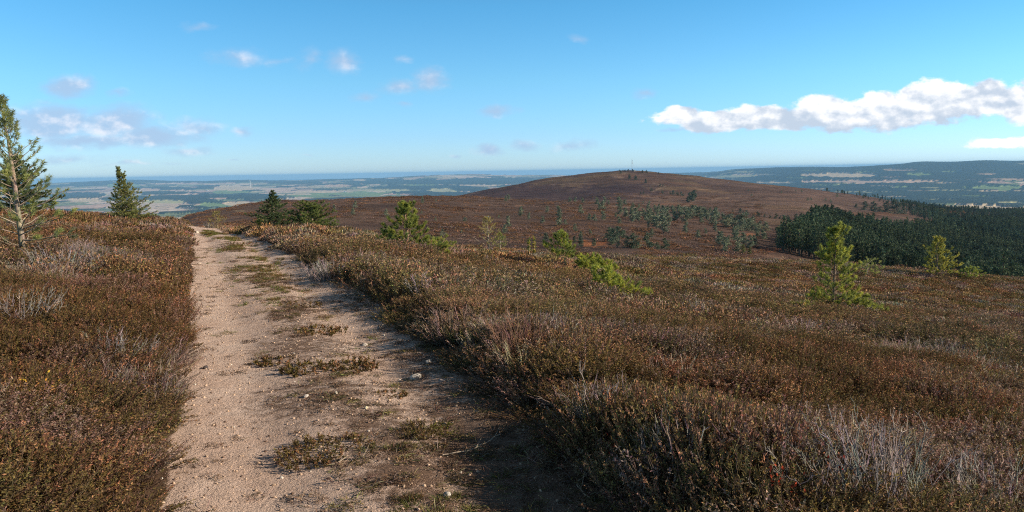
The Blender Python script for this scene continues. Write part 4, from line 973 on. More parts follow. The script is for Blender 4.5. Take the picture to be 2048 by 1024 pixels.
def build_hill_trees():
    slope = 'scattered pines on the brown slope'
    def cluster(where, lst, kind='pine', colr=GG, col2=GD, group=slope, name='pine_tree', cat='pine tree', look='grey green pine', **kw):
        n = len(lst); xs = [a[0] for a in lst]; hs = [a[2] for a in lst]; ys = [a[1] for a in lst]
        used = {}
        if n > 1: used[int(np.argmin(xs))] = 'leftmost'; used[int(np.argmax(xs))] = 'rightmost'
        if n > 2:
            k = int(np.argmax(hs))
            if k not in used: used[k] = 'tallest'
        if n > 3:
            k = int(np.argmin(hs))
            if k not in used: used[k] = 'smallest'
        if n > 4:
            for nm, k in (('nearest', int(np.argmax(ys))), ('farthest', int(np.argmin(ys)))):
                if k not in used: used[k] = nm
        for k, (px, py, hp) in enumerate(lst):
            a = used.get(k); lab = ("%s %s %s" % (a, look, where)) if a else ("%s %s" % (look if n == 1 else 'mid sized ' + look, where))
            put_hill_tree(px, py, hp, lab, group, kind, colr, col2, name=name, cat=cat, **kw)
    cluster('on the brown slope left of the bushy young pine', [(668, 420, 9), (711, 417, 12), (706, 431, 12), (773, 433, 12)], look='small dark pine')
    cluster('near the skyline behind the bushy young pine', [(845, 406, 11), (829, 406, 6), (872, 403, 5)], look='small dark pine', kind='spruce')
    cluster('standing alone on the skyline above the pale thin pine', [(1012, 404, 10), (1017, 400, 9)], look='dark pine')
    cluster('lying low right of the bushy young pine', [(843, 427, 5), (871, 441, 5), (930, 443, 7), (886, 473, 12), (923, 467, 6), (998, 436, 5)], kind='bush', name='pine_sapling', cat='sapling', look='small dark bush', group='low bushes on the brown slope')
    cluster('right behind the pale thin pine', [(1010, 468, 15), (1016, 455, 18), (1005, 483, 10)], look='blue green pine')
    cluster('in the upper left of the brown slope', [(1042, 433, 16), (1058, 440, 12), (1095, 426, 11), (1085, 448, 13), (1131, 450, 9), (1150, 464, 13)], look='thin grey pine')
    cluster('in the middle of the brown slope casting a long shadow', [(1117, 433, 17), (1119, 452, 18), (1161, 429, 15)], look='upright pine')
    cluster('on the near skyline of the brown slope', [(1139, 405, 9), (1151, 405, 9), (1165, 406, 9)], look='small pine')
    cluster('in the tight clump on the upper slope', [(1194, 411, 13), (1198, 421, 13), (1206, 420, 15), (1209, 407, 11), (1217, 410, 8)], look='dark pine')
    cluster('in the loose group below the tight clump', [(1179, 442, 12), (1189, 443, 12), (1206, 441, 15), (1231, 435, 8), (1238, 448, 12)], look='grey green pine')
    cluster('along the upper edge of the pine belt', [(1238, 415, 17), (1250, 410, 9), (1266, 418, 10), (1278, 418, 8), (1286, 408, 5), (1299, 407, 5)], look='grey green pine')
    belt = 'pines of the dense belt across the slope'
    cluster('in the left part of the dense pine belt', [(1240, 431, 17), (1251, 436, 17), (1263, 431, 15), (1264, 446, 20), (1272, 441, 20), (1279, 444, 17), (1296, 448, 22), (1300, 439, 18), (1313, 458, 22), (1316, 444, 20), (1327, 468, 32), (1326, 441, 24), (1310, 426, 13), (1318, 424, 13), (1297, 422, 14), (1334, 434, 18), (1287, 436, 15), (1307, 447, 18)], group=belt)
    cluster('in the middle of the dense pine belt', [(1345, 430, 15), (1358, 437, 22), (1371, 447, 26), (1378, 434, 16), (1385, 437, 21), (1394, 436, 18), (1400, 437, 19), (1408, 436, 17), (1413, 442, 18), (1428, 452, 28), (1432, 441, 20), (1445, 439, 11), (1349, 444, 17), (1337, 447, 16), (1365, 430, 13), (1392, 427, 13), (1420, 431, 12), (1404, 447, 15)], group=belt)
    cluster('in the right part of the dense pine belt', [(1455, 454, 20), (1463, 449, 17), (1474, 457, 22), (1490, 458, 26), (1504, 457, 19), (1519, 460, 14), (1531, 462, 15), (1482, 462, 19), (1498, 462, 20), (1510, 465, 14), (1447, 449, 16)], kind='bush', group=belt)
    cluster('below the dense pine belt', [(1372, 467, 18), (1396, 477, 14), (1411, 468, 9), (1431, 464, 17), (1297, 456, 10), (1304, 471, 11)])
    cluster('in the lower pine clump behind the heather crest', [(1219, 478, 19), (1228, 484, 22), (1237, 480, 22), (1248, 477, 14), (1224, 490, 12)], kind='bush', colr=(0.12, 0.16, 0.10), look='dark round pine')
    cluster('in the row of dark pines just behind the heather crest', [(1255, 496, 19), (1269, 497, 24), (1296, 498, 26), (1315, 499, 12), (1330, 499, 18)], kind='bush', colr=(0.11, 0.15, 0.09), look='dark round pine')
    cluster('behind the golden trunked pine', [(1188, 494, 14), (1161, 495, 20), (1149, 487, 12), (1092, 483, 14)], colr=(0.09, 0.12, 0.075), look='dark little pine')
    cluster('on the orange grass behind the crest', [(1180, 470, 9), (1162, 474, 10), (1236, 495, 12)], look='thin little pine')
    cluster('in the tall group left of the plantation', [(1440, 493, 24), (1450, 505, 25), (1477, 507, 26), (1500, 500, 24), (1508, 492, 18), (1468, 483, 22), (1475, 473, 18), (1487, 490, 20), (1443, 480, 14), (1456, 494, 18)])
    cluster('between the tall group and the plantation', [(1515, 475, 15), (1526, 480, 17)], look='dark pine')
    cluster('at the foot of the tall group', [(1487, 509, 16), (1499, 510, 13)], colr=(0.26, 0.25, 0.09), col2=(0.17, 0.18, 0.07), look='yellow green pine')
    cluster('in the dark knot beside the far path', [(1379, 401, 13), (1384, 404, 16), (1388, 399, 15), (1376, 405, 9)], colr=(0.075, 0.105, 0.07), look='dark pine', group='trees on the far hill')
    cluster('along the path up the far hill', [(1346, 389, 7), (1356, 391, 5), (1362, 391, 6), (1325, 387, 5), (1303, 382, 5), (1320, 372, 4), (1326, 373, 4), (1282, 388, 4), (1287, 388, 4), (1366, 392, 4), (1340, 388, 4), (1353, 389, 4)], kind='bush', colr=(0.075, 0.105, 0.07), look='tiny dark pine', group='trees on the far hill')
    cluster('on the shoulder below the mast', [(1259, 359, 8), (1271, 361, 8), (1291, 367, 7)], colr=(0.075, 0.105, 0.07), look='dark pine', group='trees on the far hill')
    cluster('on the summit skyline around the mast', [(1242, 347, 5), (1239, 343, 3), (1246, 343, 3), (1256, 343, 4), (1265, 343, 4), (1285, 345, 4), (1293, 346, 5), (1317, 348, 3), (1250, 343, 3)], kind='bush', colr=(0.04, 0.06, 0.04), look='tiny dark pine', group='trees on the far hill')
    cluster('in the line along the foot of the far hill', [(1480, 426, 8), (1486, 428, 6), (1493, 430, 8), (1516, 433, 8), (1529, 434, 5), (1552, 437, 8), (1568, 438, 6), (1576, 438, 6), (1592, 440, 10), (1601, 439, 11), (1465, 424, 4), (1540, 436, 5), (1560, 438, 5), (1609, 440, 8), (1506, 432, 4), (1421, 422, 6)], kind='bush', colr=(0.06, 0.085, 0.055), look='small dark pine', group='trees along the foot of the far hill')
    cluster('dotted on the right flank of the far hill', [(1616, 401, 5), (1622, 400, 4), (1661, 405, 5), (1651, 401, 4), (1674, 394, 6), (1503, 392, 4), (1563, 386, 4), (1603, 384, 4), (1592, 383, 3), (1497, 382, 3)], kind='bush', look='tiny pine', group='trees on the far hill')
    cluster('in the clearing above the plantation', [(1730, 420, 14), (1748, 423, 16), (1773, 424, 17), (1790, 427, 22), (1760, 424, 9), (1806, 428, 12), (1712, 416, 7), (1826, 430, 14), (1840, 434, 15)], kind='bush', colr=(0.085, 0.11, 0.07), look='grey pine', group='trees in the clearing')
    cluster('on the far edge of the plantation', [(1880, 428, 9), (1886, 429, 9)], kind='bush', colr=(0.42, 0.30, 0.06), col2=(0.30, 0.2, 0.05), name='larch_tree', cat='larch tree', look='golden yellow larch', group='autumn larches by the plantation')
    cluster('on the far edge of the plantation', [(1900, 432, 8), (1909, 432, 8), (1926, 433, 9), (1943, 435, 8)], kind='bush', colr=(0.40, 0.22, 0.09), col2=(0.28, 0.15, 0.07), name='larch_tree', cat='larch tree', look='orange brown larch', group='autumn larches by the plantation')

def in_poly(x, y, poly):
    r = np.zeros(x.shape, bool); n = len(poly)
    for i in range(n):
        (x0, y0), (x1, y1) = poly[i], poly[(i + 1) % n]
        c = ((y0 > y) != (y1 > y)); r ^= c & (x < (x1 - x0) * (y - y0) / ((y1 - y0) + 1e-12) + x0)
    return r

def build_plantation():
    P = []
    Y = 112.0
    while Y < 1900:
        sp = 2.35 if Y < 420 else (3.6 if Y < 800 else 5.2)
        w0, w1 = .28 * Y, .98 * Y; n = int((w1 - w0) / sp); x = w0 + (np.arange(n) + rng.uniform(.1, .9, n)) * sp
        P.append(np.c_[x, Y + sp * (rng.uniform(size=n) - .5) * .9, np.full(n, sp)]); Y += sp
    P = np.vstack(P); X, Y, sp = P.T
    pxl = 1024 + F * X / Y                                      # bearing
    A = [(1563, 205), (1592, 272), (1622, 350), (1640, 440), (1668, 470), (1745, 485), (1810, 520), (1860, 620), (1900, 760), (1935, 960), (1958, 1200), (2060, 1330), (2700, 1500), (2700, 150), (1950, 165), (1760, 185), (1640, 198)]
    B = [(1668, 1040), (1760, 900), (1830, 760), (1880, 720), (1935, 960), (1958, 1230), (1900, 1230), (1800, 1200), (1720, 1120)]
    wob = (fbm(X / 25, Y / 25, 311, 3) - .5)
    a = in_poly(pxl + wob * 46, Y * (1 + .14 * wob), A)
    b = in_poly(pxl, Y, B) & (rng.uniform(size=len(X)) < .03 + .45 * sstep(1740, 1920, pxl) * (.3 + vnoise(X / 30, Y / 60, 313)))
    sk = (Y > 1050) & (Y < 1260) & (pxl > 1640) & (pxl < 1960) & (rng.uniform(size=len(X)) < .04 + .5 * sstep(1760, 1930, pxl))
    ride = np.abs(pxl - (1945 + 25 * np.sin(Y / 200))) < 5
    k = (a & ~(ride & (Y > 600)) & (vnoise(X / 7, Y / 9, 351) > .16)) | b | sk
    # dense: leave out the trees nobody can see because the crest of the moor hides them
    X, Y, sp = X[k], Y[k], sp[k]; n = len(X)
    Z = H(X, Y)
    h = (5.8 + 3.0 * fbm(X / 60, Y / 90, 317, 3) + 1.2 * rng.normal(size=n)) * np.where(Y > 420, 1.0, 1.0) * np.where(Y > 900, .62, 1.0)
    h = np.clip(h, 3.0, 12)
    tone = .30 + 1.15 * fbm(X / 28, Y / 60, 331, 3)[:, None] + .24 * rng.normal(size=(n, 1))
    tint = np.clip(tone * (1 + .22 * (fbm(X / 80, Y / 120, 337, 3)[:, None] - .5) * np.array([1.6, .2, -1.4])), .3, 1.6)
    # visible top of each tree above the heather crest
    t_ = X / Y; crest = np.array([max(float(H(np.array([tt * yy]), np.array([yy]))[0] + .3) / yy for yy in (44, 50, 56, 62, 68, 76)) for tt in np.linspace(.25, .75, 60)])
    cs = np.interp(t_, np.linspace(.25, .75, 60), crest); vis = np.minimum(h / Y, (Z + h) / Y - cs)
    hidden = vis < .0015; score = np.where(hidden | (t_ > .665), -1, vis + .006 * rng.uniform(size=n))
    edge = (Y < 470); order = np.argsort(-score)
    own = order[:260]; own = own[score[own] > 0]
    kinds = [hill_tree_geo('plant', 700 + i, (0.125, 0.160, 0.080), (0.055, 0.082, 0.046), 420) for i in range(6)]
    def merged(i):
        t, c = kinds[i]; g = Geo(); V, f, cc = t.arrays(); [g.add(V, q, cc) if j == 0 else None for j, q in enumerate(f)]
        V, f, cc = c.arrays(); [g.add(V, q, cc) for q in f[:1]]
        return g.mesh('plantation_conifer', M_FARNEEDLE)
    mt = [(t.mesh('trunk', M_BARK), c.mesh('crown', M_FARTREE)) for t, c in kinds]
    for i in own:
        k = int(rng.integers(0, 6)); e = empty('plantation_conifer', (X[i], Y[i], Z[i]), 'dark narrow conifer in the front rows of the plantation on the right', 'conifer', 'front rows of the plantation', rng.uniform(0, 6.28))
        w = rng.uniform(.75, 1.0); e.scale = (h[i] * w, h[i] * w, h[i]); obj('trunk', mt[k][0], e); obj('crown', mt[k][1], e)
    rest = np.setdiff1d(np.where(vis > -.03)[0], own); m = len(rest)
    print("plantation", n, len(own), m)
    w = rng.uniform(.75, 1.1, m) * np.where(sp[rest] > 3, 1.1, 1.0) * np.where(sp[rest] > 5, 1.3, 1.0)
    make_scatter("conifer_forest", [merged(i) for i in range(6)], np.c_[X, Y, Z][rest], np.c_[np.zeros(m), np.zeros(m), rng.uniform(0, 6.28, m)],
                 np.c_[h[rest] * w, h[rest] * w, h[rest]], rng.integers(0, 6, m), tint[rest], label='dark conifer plantation filling the valley on the right')
def build_tussocks():
    """taller old heather that roughens the far slopes"""
    protos = [far_heather_geo(150, .42, .30, k).mesh("heather_tussock", M_HEATH) for k in ('rust', 'mauve', 'mixed', 'grey')]
    n = 26000; Y = np.exp(rng.uniform(math.log(95), math.log(760), n)); X = Y * rng.uniform(-.56, .62, n)
    w = fbm(X / 14, Y / 22, 411, 4); px_ = 1024 + F * X / Y
    k = (w + .10 * rng.normal(size=n) > .52) & ~((px_ > 1530) & (Y > 150))
    X, Y = X[k], Y[k]; n = len(X)
    s = np.clip(rng.lognormal(.2, .45, n) * (1.0 + Y / 260), .8, 7)
    t = np.array((.82, .72, .72)) * (.55 + .9 * fbm(X / 30, Y / 50, 413, 3)[:, None] + .15 * rng.normal(size=(n, 1)))
    make_scatter('heather_tussocks', protos, np.c_[X, Y, H(X, Y) - .05], np.c_[np.zeros((n, 2)), rng.uniform(0, 6.28, n)], np.c_[s, s, .55 * s ** .8], rng.choice(4, n, p=[.4, .3, .22, .08]), np.clip(t, .15, 1.3), label='old heather roughening the brown slopes below the far hill')
build_hill_trees(); build_plantation(); build_tussocks()

# ------------------------------------------------------------------ small things beside and on the track
def dead_bush_geo(n, R_, h, seed, lean=(0, 0), colr=(0.36, 0.30, 0.265), thick=1.0):
    """leafless old heather: many thin forked stems"""
    global rng
    keep = rng; rng = np.random.default_rng(seed); g = Geo()
    for i in range(n):
        a = rng.uniform(0, 6.283); r = R_ * .45 * math.sqrt(rng.uniform()); b = np.array([math.cos(a) * r, math.sin(a) * r, -.05])
        d = unit(np.array([math.cos(a) * .75 * r / (R_ * .45) + lean[0] + rng.normal() * .22, math.sin(a) * .75 * r / (R_ * .45) + lean[1] + rng.normal() * .22, 1.0]))
        L = h * rng.uniform(.6, 1.25); q = np.linspace(0, 1, 7)[:, None]
        P = b + d * L * q + np.cumsum(rng.normal(size=(7, 3)) * .014, 0) + np.array([0, 0, .12 * L]) * q ** 2
        c = np.clip(jit(colr, 1, .22)[0], .03, .8)
        V, f = tube(P, np.linspace(.0048, .0016, 7) * thick * rng.uniform(.7, 1.3), 4); g.add(V, f, c)
        for _ in range(int(rng.integers(5, 10))):
            u = rng.uniform(.3, .97); B = np.array([np.interp(u, q[:, 0], P[:, k]) for k in range(3)]); D = unit(d + rng.normal(size=3) * .5 + [0, 0, .2]); l = L * rng.uniform(.12, .32)
            P2 = np.array([B, B + D * l * .5 + rng.normal(size=3) * .008, B + unit(D + [0, 0, .35]) * l]); V, f = tube(P2, np.array([.0024, .0017, .001]) * thick, 3); g.add(V, f, np.clip(c * rng.uniform(.8, 1.2), .03, .85))
            for _ in range(2):
                D2 = unit(D + rng.normal(size=3) * .55); V, f = blades((P2[1] + (P2[2] - P2[1]) * rng.uniform())[None], D2[None], [l * .45], .0028 * thick); g.add(V, f, c)
    rng = keep; return g

def on_ground(px, py, y1=54.0, lift=0.0):
    return hit(px, py, 2.5, y1, lift)

def build_verge():
    bushes = [(1700, 985, 300, .72, .36, (-.42, 0), 41, 'large silver grey dead heather bush at the lower right of the photo'),
              (1985, 1020, 110, .45, .30, (-.3, 0), 42, 'silver grey dead heather bush cut by the lower right corner'),
              (120, 555, 110, .95, .42, (.1, 0), 43, 'wide patch of grey bleached stalks below the tall open pine'),
              (40, 640, 60, .55, .34, (.15, 0), 44, 'grey stalky dead heather at the left edge below the tall pine'),
              (225, 725, 60, .34, .28, (.2, .1), 45, 'small grey dead heather bush in the middle of the left bank'),
              (655, 555, 70, .60, .38, (-.25, -.1), 46, 'grey dead heather hanging over the right track edge near its far end'),
              (905, 675, 70, .42, .36, (-.2, -.1), 47, 'brown grey twiggy heather bush on the right verge beyond the white stone'),
              (1040, 700, 70, .42, .40, (-.25, -.1), 48, 'reddish grey twiggy bush on the right verge nearer than the brown grey one'),
              (1225, 850, 26, .22, .40, (-.25, 0), 49, 'few pale bare stalks sticking out of the dark right verge'),
              (420, 452, 60, .5, .26, (0, 0), 50, 'low grey heather beside the far end of the track')]
    for (px, py, n, R_, h, ln, sd_, lab) in bushes:
        p = on_ground(px, py, lift=.05)
        c = {47: (0.25, 0.17, 0.13), 48: (0.27, 0.15, 0.115), 46: (0.36, 0.30, 0.27)}.get(sd_, (0.31, 0.265, 0.24))
        tag(obj('dead_heather_bush', dead_bush_geo(n, R_, h, sd_, ln, c, 1.0 if p[1] < 9 else 1.8).mesh('dead_heather_bush', M_TWIG), None, p), lab, 'bush', 'dead grey heather bushes')
    clumps = [(650, 905, 170, .30, .11, 'mixed', 61, 'low dark green heather clump on the track nearest the camera'), (842, 872, 70, .11, .19, 'green', 62, 'upright green heather sprigs on the track right of the nearest clump'),
              (705, 735, 90, .24, .12, 'mixed', 63, 'rusty green heather clump at the right end of the middle row'), (615, 738, 90, .26, .10, 'mixed', 64, 'dark heather clump at the middle of the row across the track'),
              (552, 722, 60, .20, .07, 'mixed', 65, 'small heather clump at the left end of the row'), (640, 662, 90, .32, .09, 'mixed', 66, 'flat brown green clump on the track beyond the row'),
              (885, 858, 36, .12, .06, 'green', 67, 'tuft of bright moss right of the upright sprigs'), (600, 610, 60, .32, .07, 'mixed', 68, 'small far clump on the strip between the wheel ruts'), (480, 488, 60, .5, .12, 'mixed', 69, 'small brown clump where the strip narrows near the far bend'),
              (780, 790, 64, .13, .06, 'mixed', 70, 'tiny clump on the track left of the flat white stone')]
    for (px, py, n, R_, h, kd, sd_, lab) in clumps:
        p = on_ground(px, py); g = heather_geo(n, h * .78, 1.3, kd, R_ * 1.1, .9 if p[1] < 8 else 1.3, 16)
        V, f, c = g.arrays(); c = c * (.85, .80, .70) if sd_ != 67 else c * (.9, 1.25, .5)
        tag(obj('heather_clump', mesh('heather_clump', V, f, M_HTWIG, c), None, p), lab, 'heather', 'heather clumps on the track')
    sprigs = [(1672, 975, (0.42, 0.045, 0.03), 81, 'dark red bilberry sprig in the shaded lower verge'), (1758, 985, (0.62, 0.40, 0.04), 82, 'golden yellow bilberry sprig below the large grey bush'),
              (1425, 840, (0.62, 0.24, 0.05), 83, 'orange bilberry sprig on the right verge left of the large grey bush'), (1475, 845, (0.55, 0.13, 0.06), 84, 'red orange bilberry sprig just left of the large grey bush'),
              (1240, 915, (0.40, 0.05, 0.03), 85, 'small red sprig at the edge of the shaded track'), (80, 790, (0.60, 0.36, 0.05), 86, 'yellow orange sprig low on the left bank'), (1560, 1000, (0.45, 0.07, 0.03), 87, 'red sprig in the deep shade left of the dark red one')]
    for (px, py, c, sd_, lab) in sprigs:
        p = on_ground(px, py, lift=.12); g = Geo(); n = 34
        for k in range(7):
            D = unit(np.array([rng.normal() * .5, rng.normal() * .5, 1.])); P = np.array([[0, 0, -.03], D * .09, D * .17 + [0, 0, .02]]); V, f = tube(P, np.array([.002, .0016, .001]), 3); g.add(V, f, (.12, .09, .05))
            B = D * rng.uniform(.07, .2, (5, 1)); V, f = leaves4(B, unit(D + rng.normal(size=(5, 3)) * .8), rng.uniform(.018, .03, 5), rng.uniform(.011, .017, 5)); g.add(V, f, np.repeat(np.clip(jit(c, 5, .2), .02, 1), 4, 0))
        tag(obj('bilberry_sprig', g.mesh('bilberry_sprig', M_HTWIG), None, p + [0, 0, .10]), lab, 'bilberry', 'coloured bilberry sprigs')
    stones = [(858, 726, 17, (.66, .60, .53), .85, 'white rounded stone standing upright in the right rut'), (832, 756, 34, (.60, .53, .45), .40, 'flat pale stone slab nearer than the white upright stone'),
              (883, 764, 17, (.36, .31, .29), .7, 'grey stone in the shade right of the flat slab'), (729, 691, 20, (.52, .45, .38), .5, 'pale flat stone beyond the row of heather clumps'),
              (894, 993, 20, (.66, .60, .53), .8, 'white stone at the bottom edge of the photo'), (612, 794, 15, (.62, .55, .48), .6, 'white stone left of centre beyond the nearest clump'),
              (672, 787, 10, (.62, .56, .46), .8, 'small cream stone right of the white one beyond the nearest clump'), (732, 817, 10, (.70, .62, .42), .8, 'small yellowish stone between the two nearest clumps'),
              (1096, 818, 13, (.60, .55, .50), .8, 'white stone in the shade of the right verge'), (411, 737, 18, (.10, .08, .075), .5, 'dark flat stone near the left edge of the track'),
              (394, 466, 15, (.62, .52, .42), .5, 'pale block at the left edge of the far track'), (398, 528, 9, (.56, .46, .37), .6, 'small pale stone at the left edge below the pale block'),
              (921, 946, 8, (.66, .58, .48), .8, 'small white pebble beyond the bottom white stone'), (870, 899, 9, (.62, .54, .42), .8, 'small cream pebble by the upright heather sprigs'),
              (690, 592, 11, (.50, .42, .35), .5, 'tan stone on the strip between the ruts'), (468, 855, 7, (.60, .52, .44), .7, 'small pale stone in the left rut')]
    for k, (px, py, w, c, fl, lab) in enumerate(stones):
        p = on_ground(px, py); s = w * p[1] / F * .5
        o = obj('stone', rock_geo(s, 900 + k, c, fl).mesh('stone', M_STONE), None, p + [0, 0, s * fl * .35]); o.rotation_euler = (0, 0, rng.uniform(0, 6))
        tag(o, lab, 'stone', 'loose stones on the track')
    twigs = [((885, 905), (950, 895), (1002, 868), (0.50, 0.40, 0.31), 'long pale stick lying in the right rut'), ((1180, 990), (1150, 960), (1210, 935), (0.42, 0.31, 0.22), 'bent bleached root at the edge of the shaded verge'),
             ((950, 770), (985, 752), (1012, 775), (0.46, 0.40, 0.35), 'grey twig at the foot of the right verge'), ((760, 655), (775, 640), (790, 655), (0.40, 0.30, 0.22), 'small brown twig on the far right rut'),
             ((1225, 870), (1210, 815), (1222, 770), (0.46, 0.39, 0.35), 'upright pale twig against the dark verge'), ((1440, 1010), (1432, 960), (1446, 930), (0.44, 0.38, 0.34), 'thin curved twig in the deep shade'),
             ((660, 925), (700, 910), (735, 915), (0.42, 0.33, 0.25), 'short twig right of the nearest heather clump')]
    for k, (a, b, c, cc, lab) in enumerate(twigs):
        P = np.array([on_ground(*q, lift=.03) + [0, 0, .012 + .01 * i] for i, q in enumerate((a, b, c))])
        if 'upright' in lab or 'curved' in lab:
            s = P[0][1] / F; P = np.array([P[0], P[0] + [(b[0] - a[0]) * s, .02, (a[1] - b[1]) * s + .02], P[0] + [(c[0] - a[0]) * s, .05, (a[1] - c[1]) * s + .02]])
        q = np.linspace(0, 1, 9); C2 = np.array([np.interp(q, [0, .5, 1], P[:, i]) for i in range(3)]).T; C2[1:-1] += rng.normal(size=(7, 3)) * .006
        g = Geo(); V, f = tube(C2, np.linspace(.006, .003, 9), 5); g.add(V, f, cc)
        for u in (2, 4, 5, 7):
            D = unit(C2[u] - C2[u - 1] + rng.normal(size=3) * .02); D = unit(D + rng.normal(size=3) * .6 + [0, 0, .3]); V, f = tube(np.array([C2[u], C2[u] + D * .05, C2[u] + D * .1 + [0, 0, .01]]), np.array([.003, .002, .0012]), 4); g.add(V, f, np.array(cc) * .9)
        base = C2[0].copy(); o = obj('twig', mesh('twig', g.arrays()[0] - base, g.arrays()[1], M_TWIG, g.arrays()[2]), None, base)
        tag(o, lab, 'twig', 'fallen twigs')

def build_grass():
    m = []
    for k in range(4):
        g = Geo(); n = 60; a = rng.uniform(0, 6.28, n); r = .05 * np.sqrt(rng.uniform(size=n)); B = np.c_[r * np.cos(a), r * np.sin(a), np.zeros(n) - .004]
        D = unit(np.c_[np.cos(a) * .8, np.sin(a) * .8, np.full(n, .8)] + rng.normal(size=(n, 3)) * .4); V, f = blades(B, D, rng.uniform(.02, .07, n), .005)
        g.add(V, f, np.repeat(np.clip(jit((0.24, 0.21, 0.09), n, .25), .02, 1), 3, 0)); m.append(g.mesh('grass_tuft', M_HEATH))
    n = 5200; Y = 3.6 + 38 * rng.uniform(size=n) ** 1.35; xl, xr = XL(Y), XR(Y); u = .56 + .13 * rng.normal(size=n); X = xl + u * (xr - xl)
    w = fbm(X * 1.2, Y * .7, 401, 3); k = (w > .54) & (u > .1) & (u < .98) & (rng.uniform(size=n) < .12 + .5 * sstep(12, 20, Y)); X, Y, w = X[k], Y[k], w[k]; n = len(X)
    br = rng.uniform(size=(n, 1)); tint = np.where(br < .45, (.95, .62, .55), (.85, 1.0, .7)) * (.5 + .5 * rng.uniform(size=(n, 1)))
    s = rng.uniform(.5, 1.15, n) * (1 + .018 * Y)
    make_scatter('grass', m, np.c_[X, Y, H(X, Y)], np.c_[rng.normal(size=(n, 2)) * .15, rng.uniform(0, 6.28, n)], np.repeat(s[:, None], 3, 1), rng.integers(0, 4, n), tint, label='sparse grass and moss on the strip between the wheel ruts')

def build_litter():
    m = []
    for k in range(5):
        g = Geo(); n = 46; a = rng.uniform(0, 6.28, n); r = .075 * np.sqrt(rng.uniform(size=n)); B = np.c_[r * np.cos(a), r * np.sin(a), rng.uniform(0, .012, n)]
        D = unit(np.c_[rng.normal(size=(n, 2)), .10 + .35 * np.abs(rng.normal(size=n))]); V, f = blades(B, D, rng.uniform(.012, .05, n), .0045)
        g.add(V, f, np.repeat(np.clip(jit((0.17, 0.105, 0.066), n, .35), .02, 1), 3, 0))
        for _ in range(5):
            q = rng.normal(size=3) * [.04, .04, 0]; d = unit(np.array([rng.normal(), rng.normal(), .15])); V, f = tube(np.array([q, q + d * .03 + [0, 0, .006], q + d * .07]), np.array([.0022, .002, .001]), 3); g.add(V, f, jit((0.30, 0.22, 0.17), 1, .2)[0])
        m.append(g.mesh('litter_patch', M_HEATH))
    n = 9000; Y = 3.1 + 26 * rng.uniform(size=n) ** 1.6; xl, xr = XL(Y), XR(Y); u = rng.uniform(0, 1.08, n); X = xl + u * (xr - xl)
    w = fbm(X * .9, Y * .55, 44, 4) + .25 * (fbm(X * 3, Y * 3, 47, 3) - .5)
    den = np.exp(-((u - .54) / .15) ** 2) * (.42 + 2.4 * (w - .5)) * sstep(30, 12, Y) + sstep(.62, .95, u) * sstep(17, 8, Y) * (.55 + 1.5 * (w - .5)) + .04
    k = rng.uniform(size=n) < den * .8; X, Y = X[k], Y[k]; n = len(X); s = rng.uniform(.6, 1.3, n) * (1 + .02 * Y)
    t = (.45 + .9 * rng.uniform(size=(n, 1))) * np.where(rng.uniform(size=(n, 1)) < .25, (.85, 1.05, .6), (1, 1, 1))
    make_scatter('plant_litter', m, np.c_[X, Y, H(X, Y) + .002], np.c_[rng.normal(size=(n, 2)) * .08, rng.uniform(0, 6.28, n)], np.repeat(s[:, None], 3, 1), rng.integers(0, 5, n), t, label='brown heather litter and moss scattered along the middle and right of the track')

# ------------------------------------------------------------------ far structures
def plain_mat(name, c, rough=.7):
    m, nt = new_mat(name); co = nt.n('ShaderNodeTexCoord').outputs['Object']
    finish(nt, nt.mix(nt.noise(co, .7, 3, .6), tuple(np.array(c) * .9), tuple(np.array(c) * 1.1)), rough, None, 0, .3); return m

def box_geo(g, x0, x1, y0, y1, z0, z1, c=(1, 1, 1)):
    V = np.array([(x, y, z) for z in (z0, z1) for y in (y0, y1) for x in (x0, x1)], float)
    g.add(V, np.array([[0, 2, 3, 1], [4, 5, 7, 6], [0, 1, 5, 4], [2, 6, 7, 3], [0, 4, 6, 2], [1, 3, 7, 5]]), c)

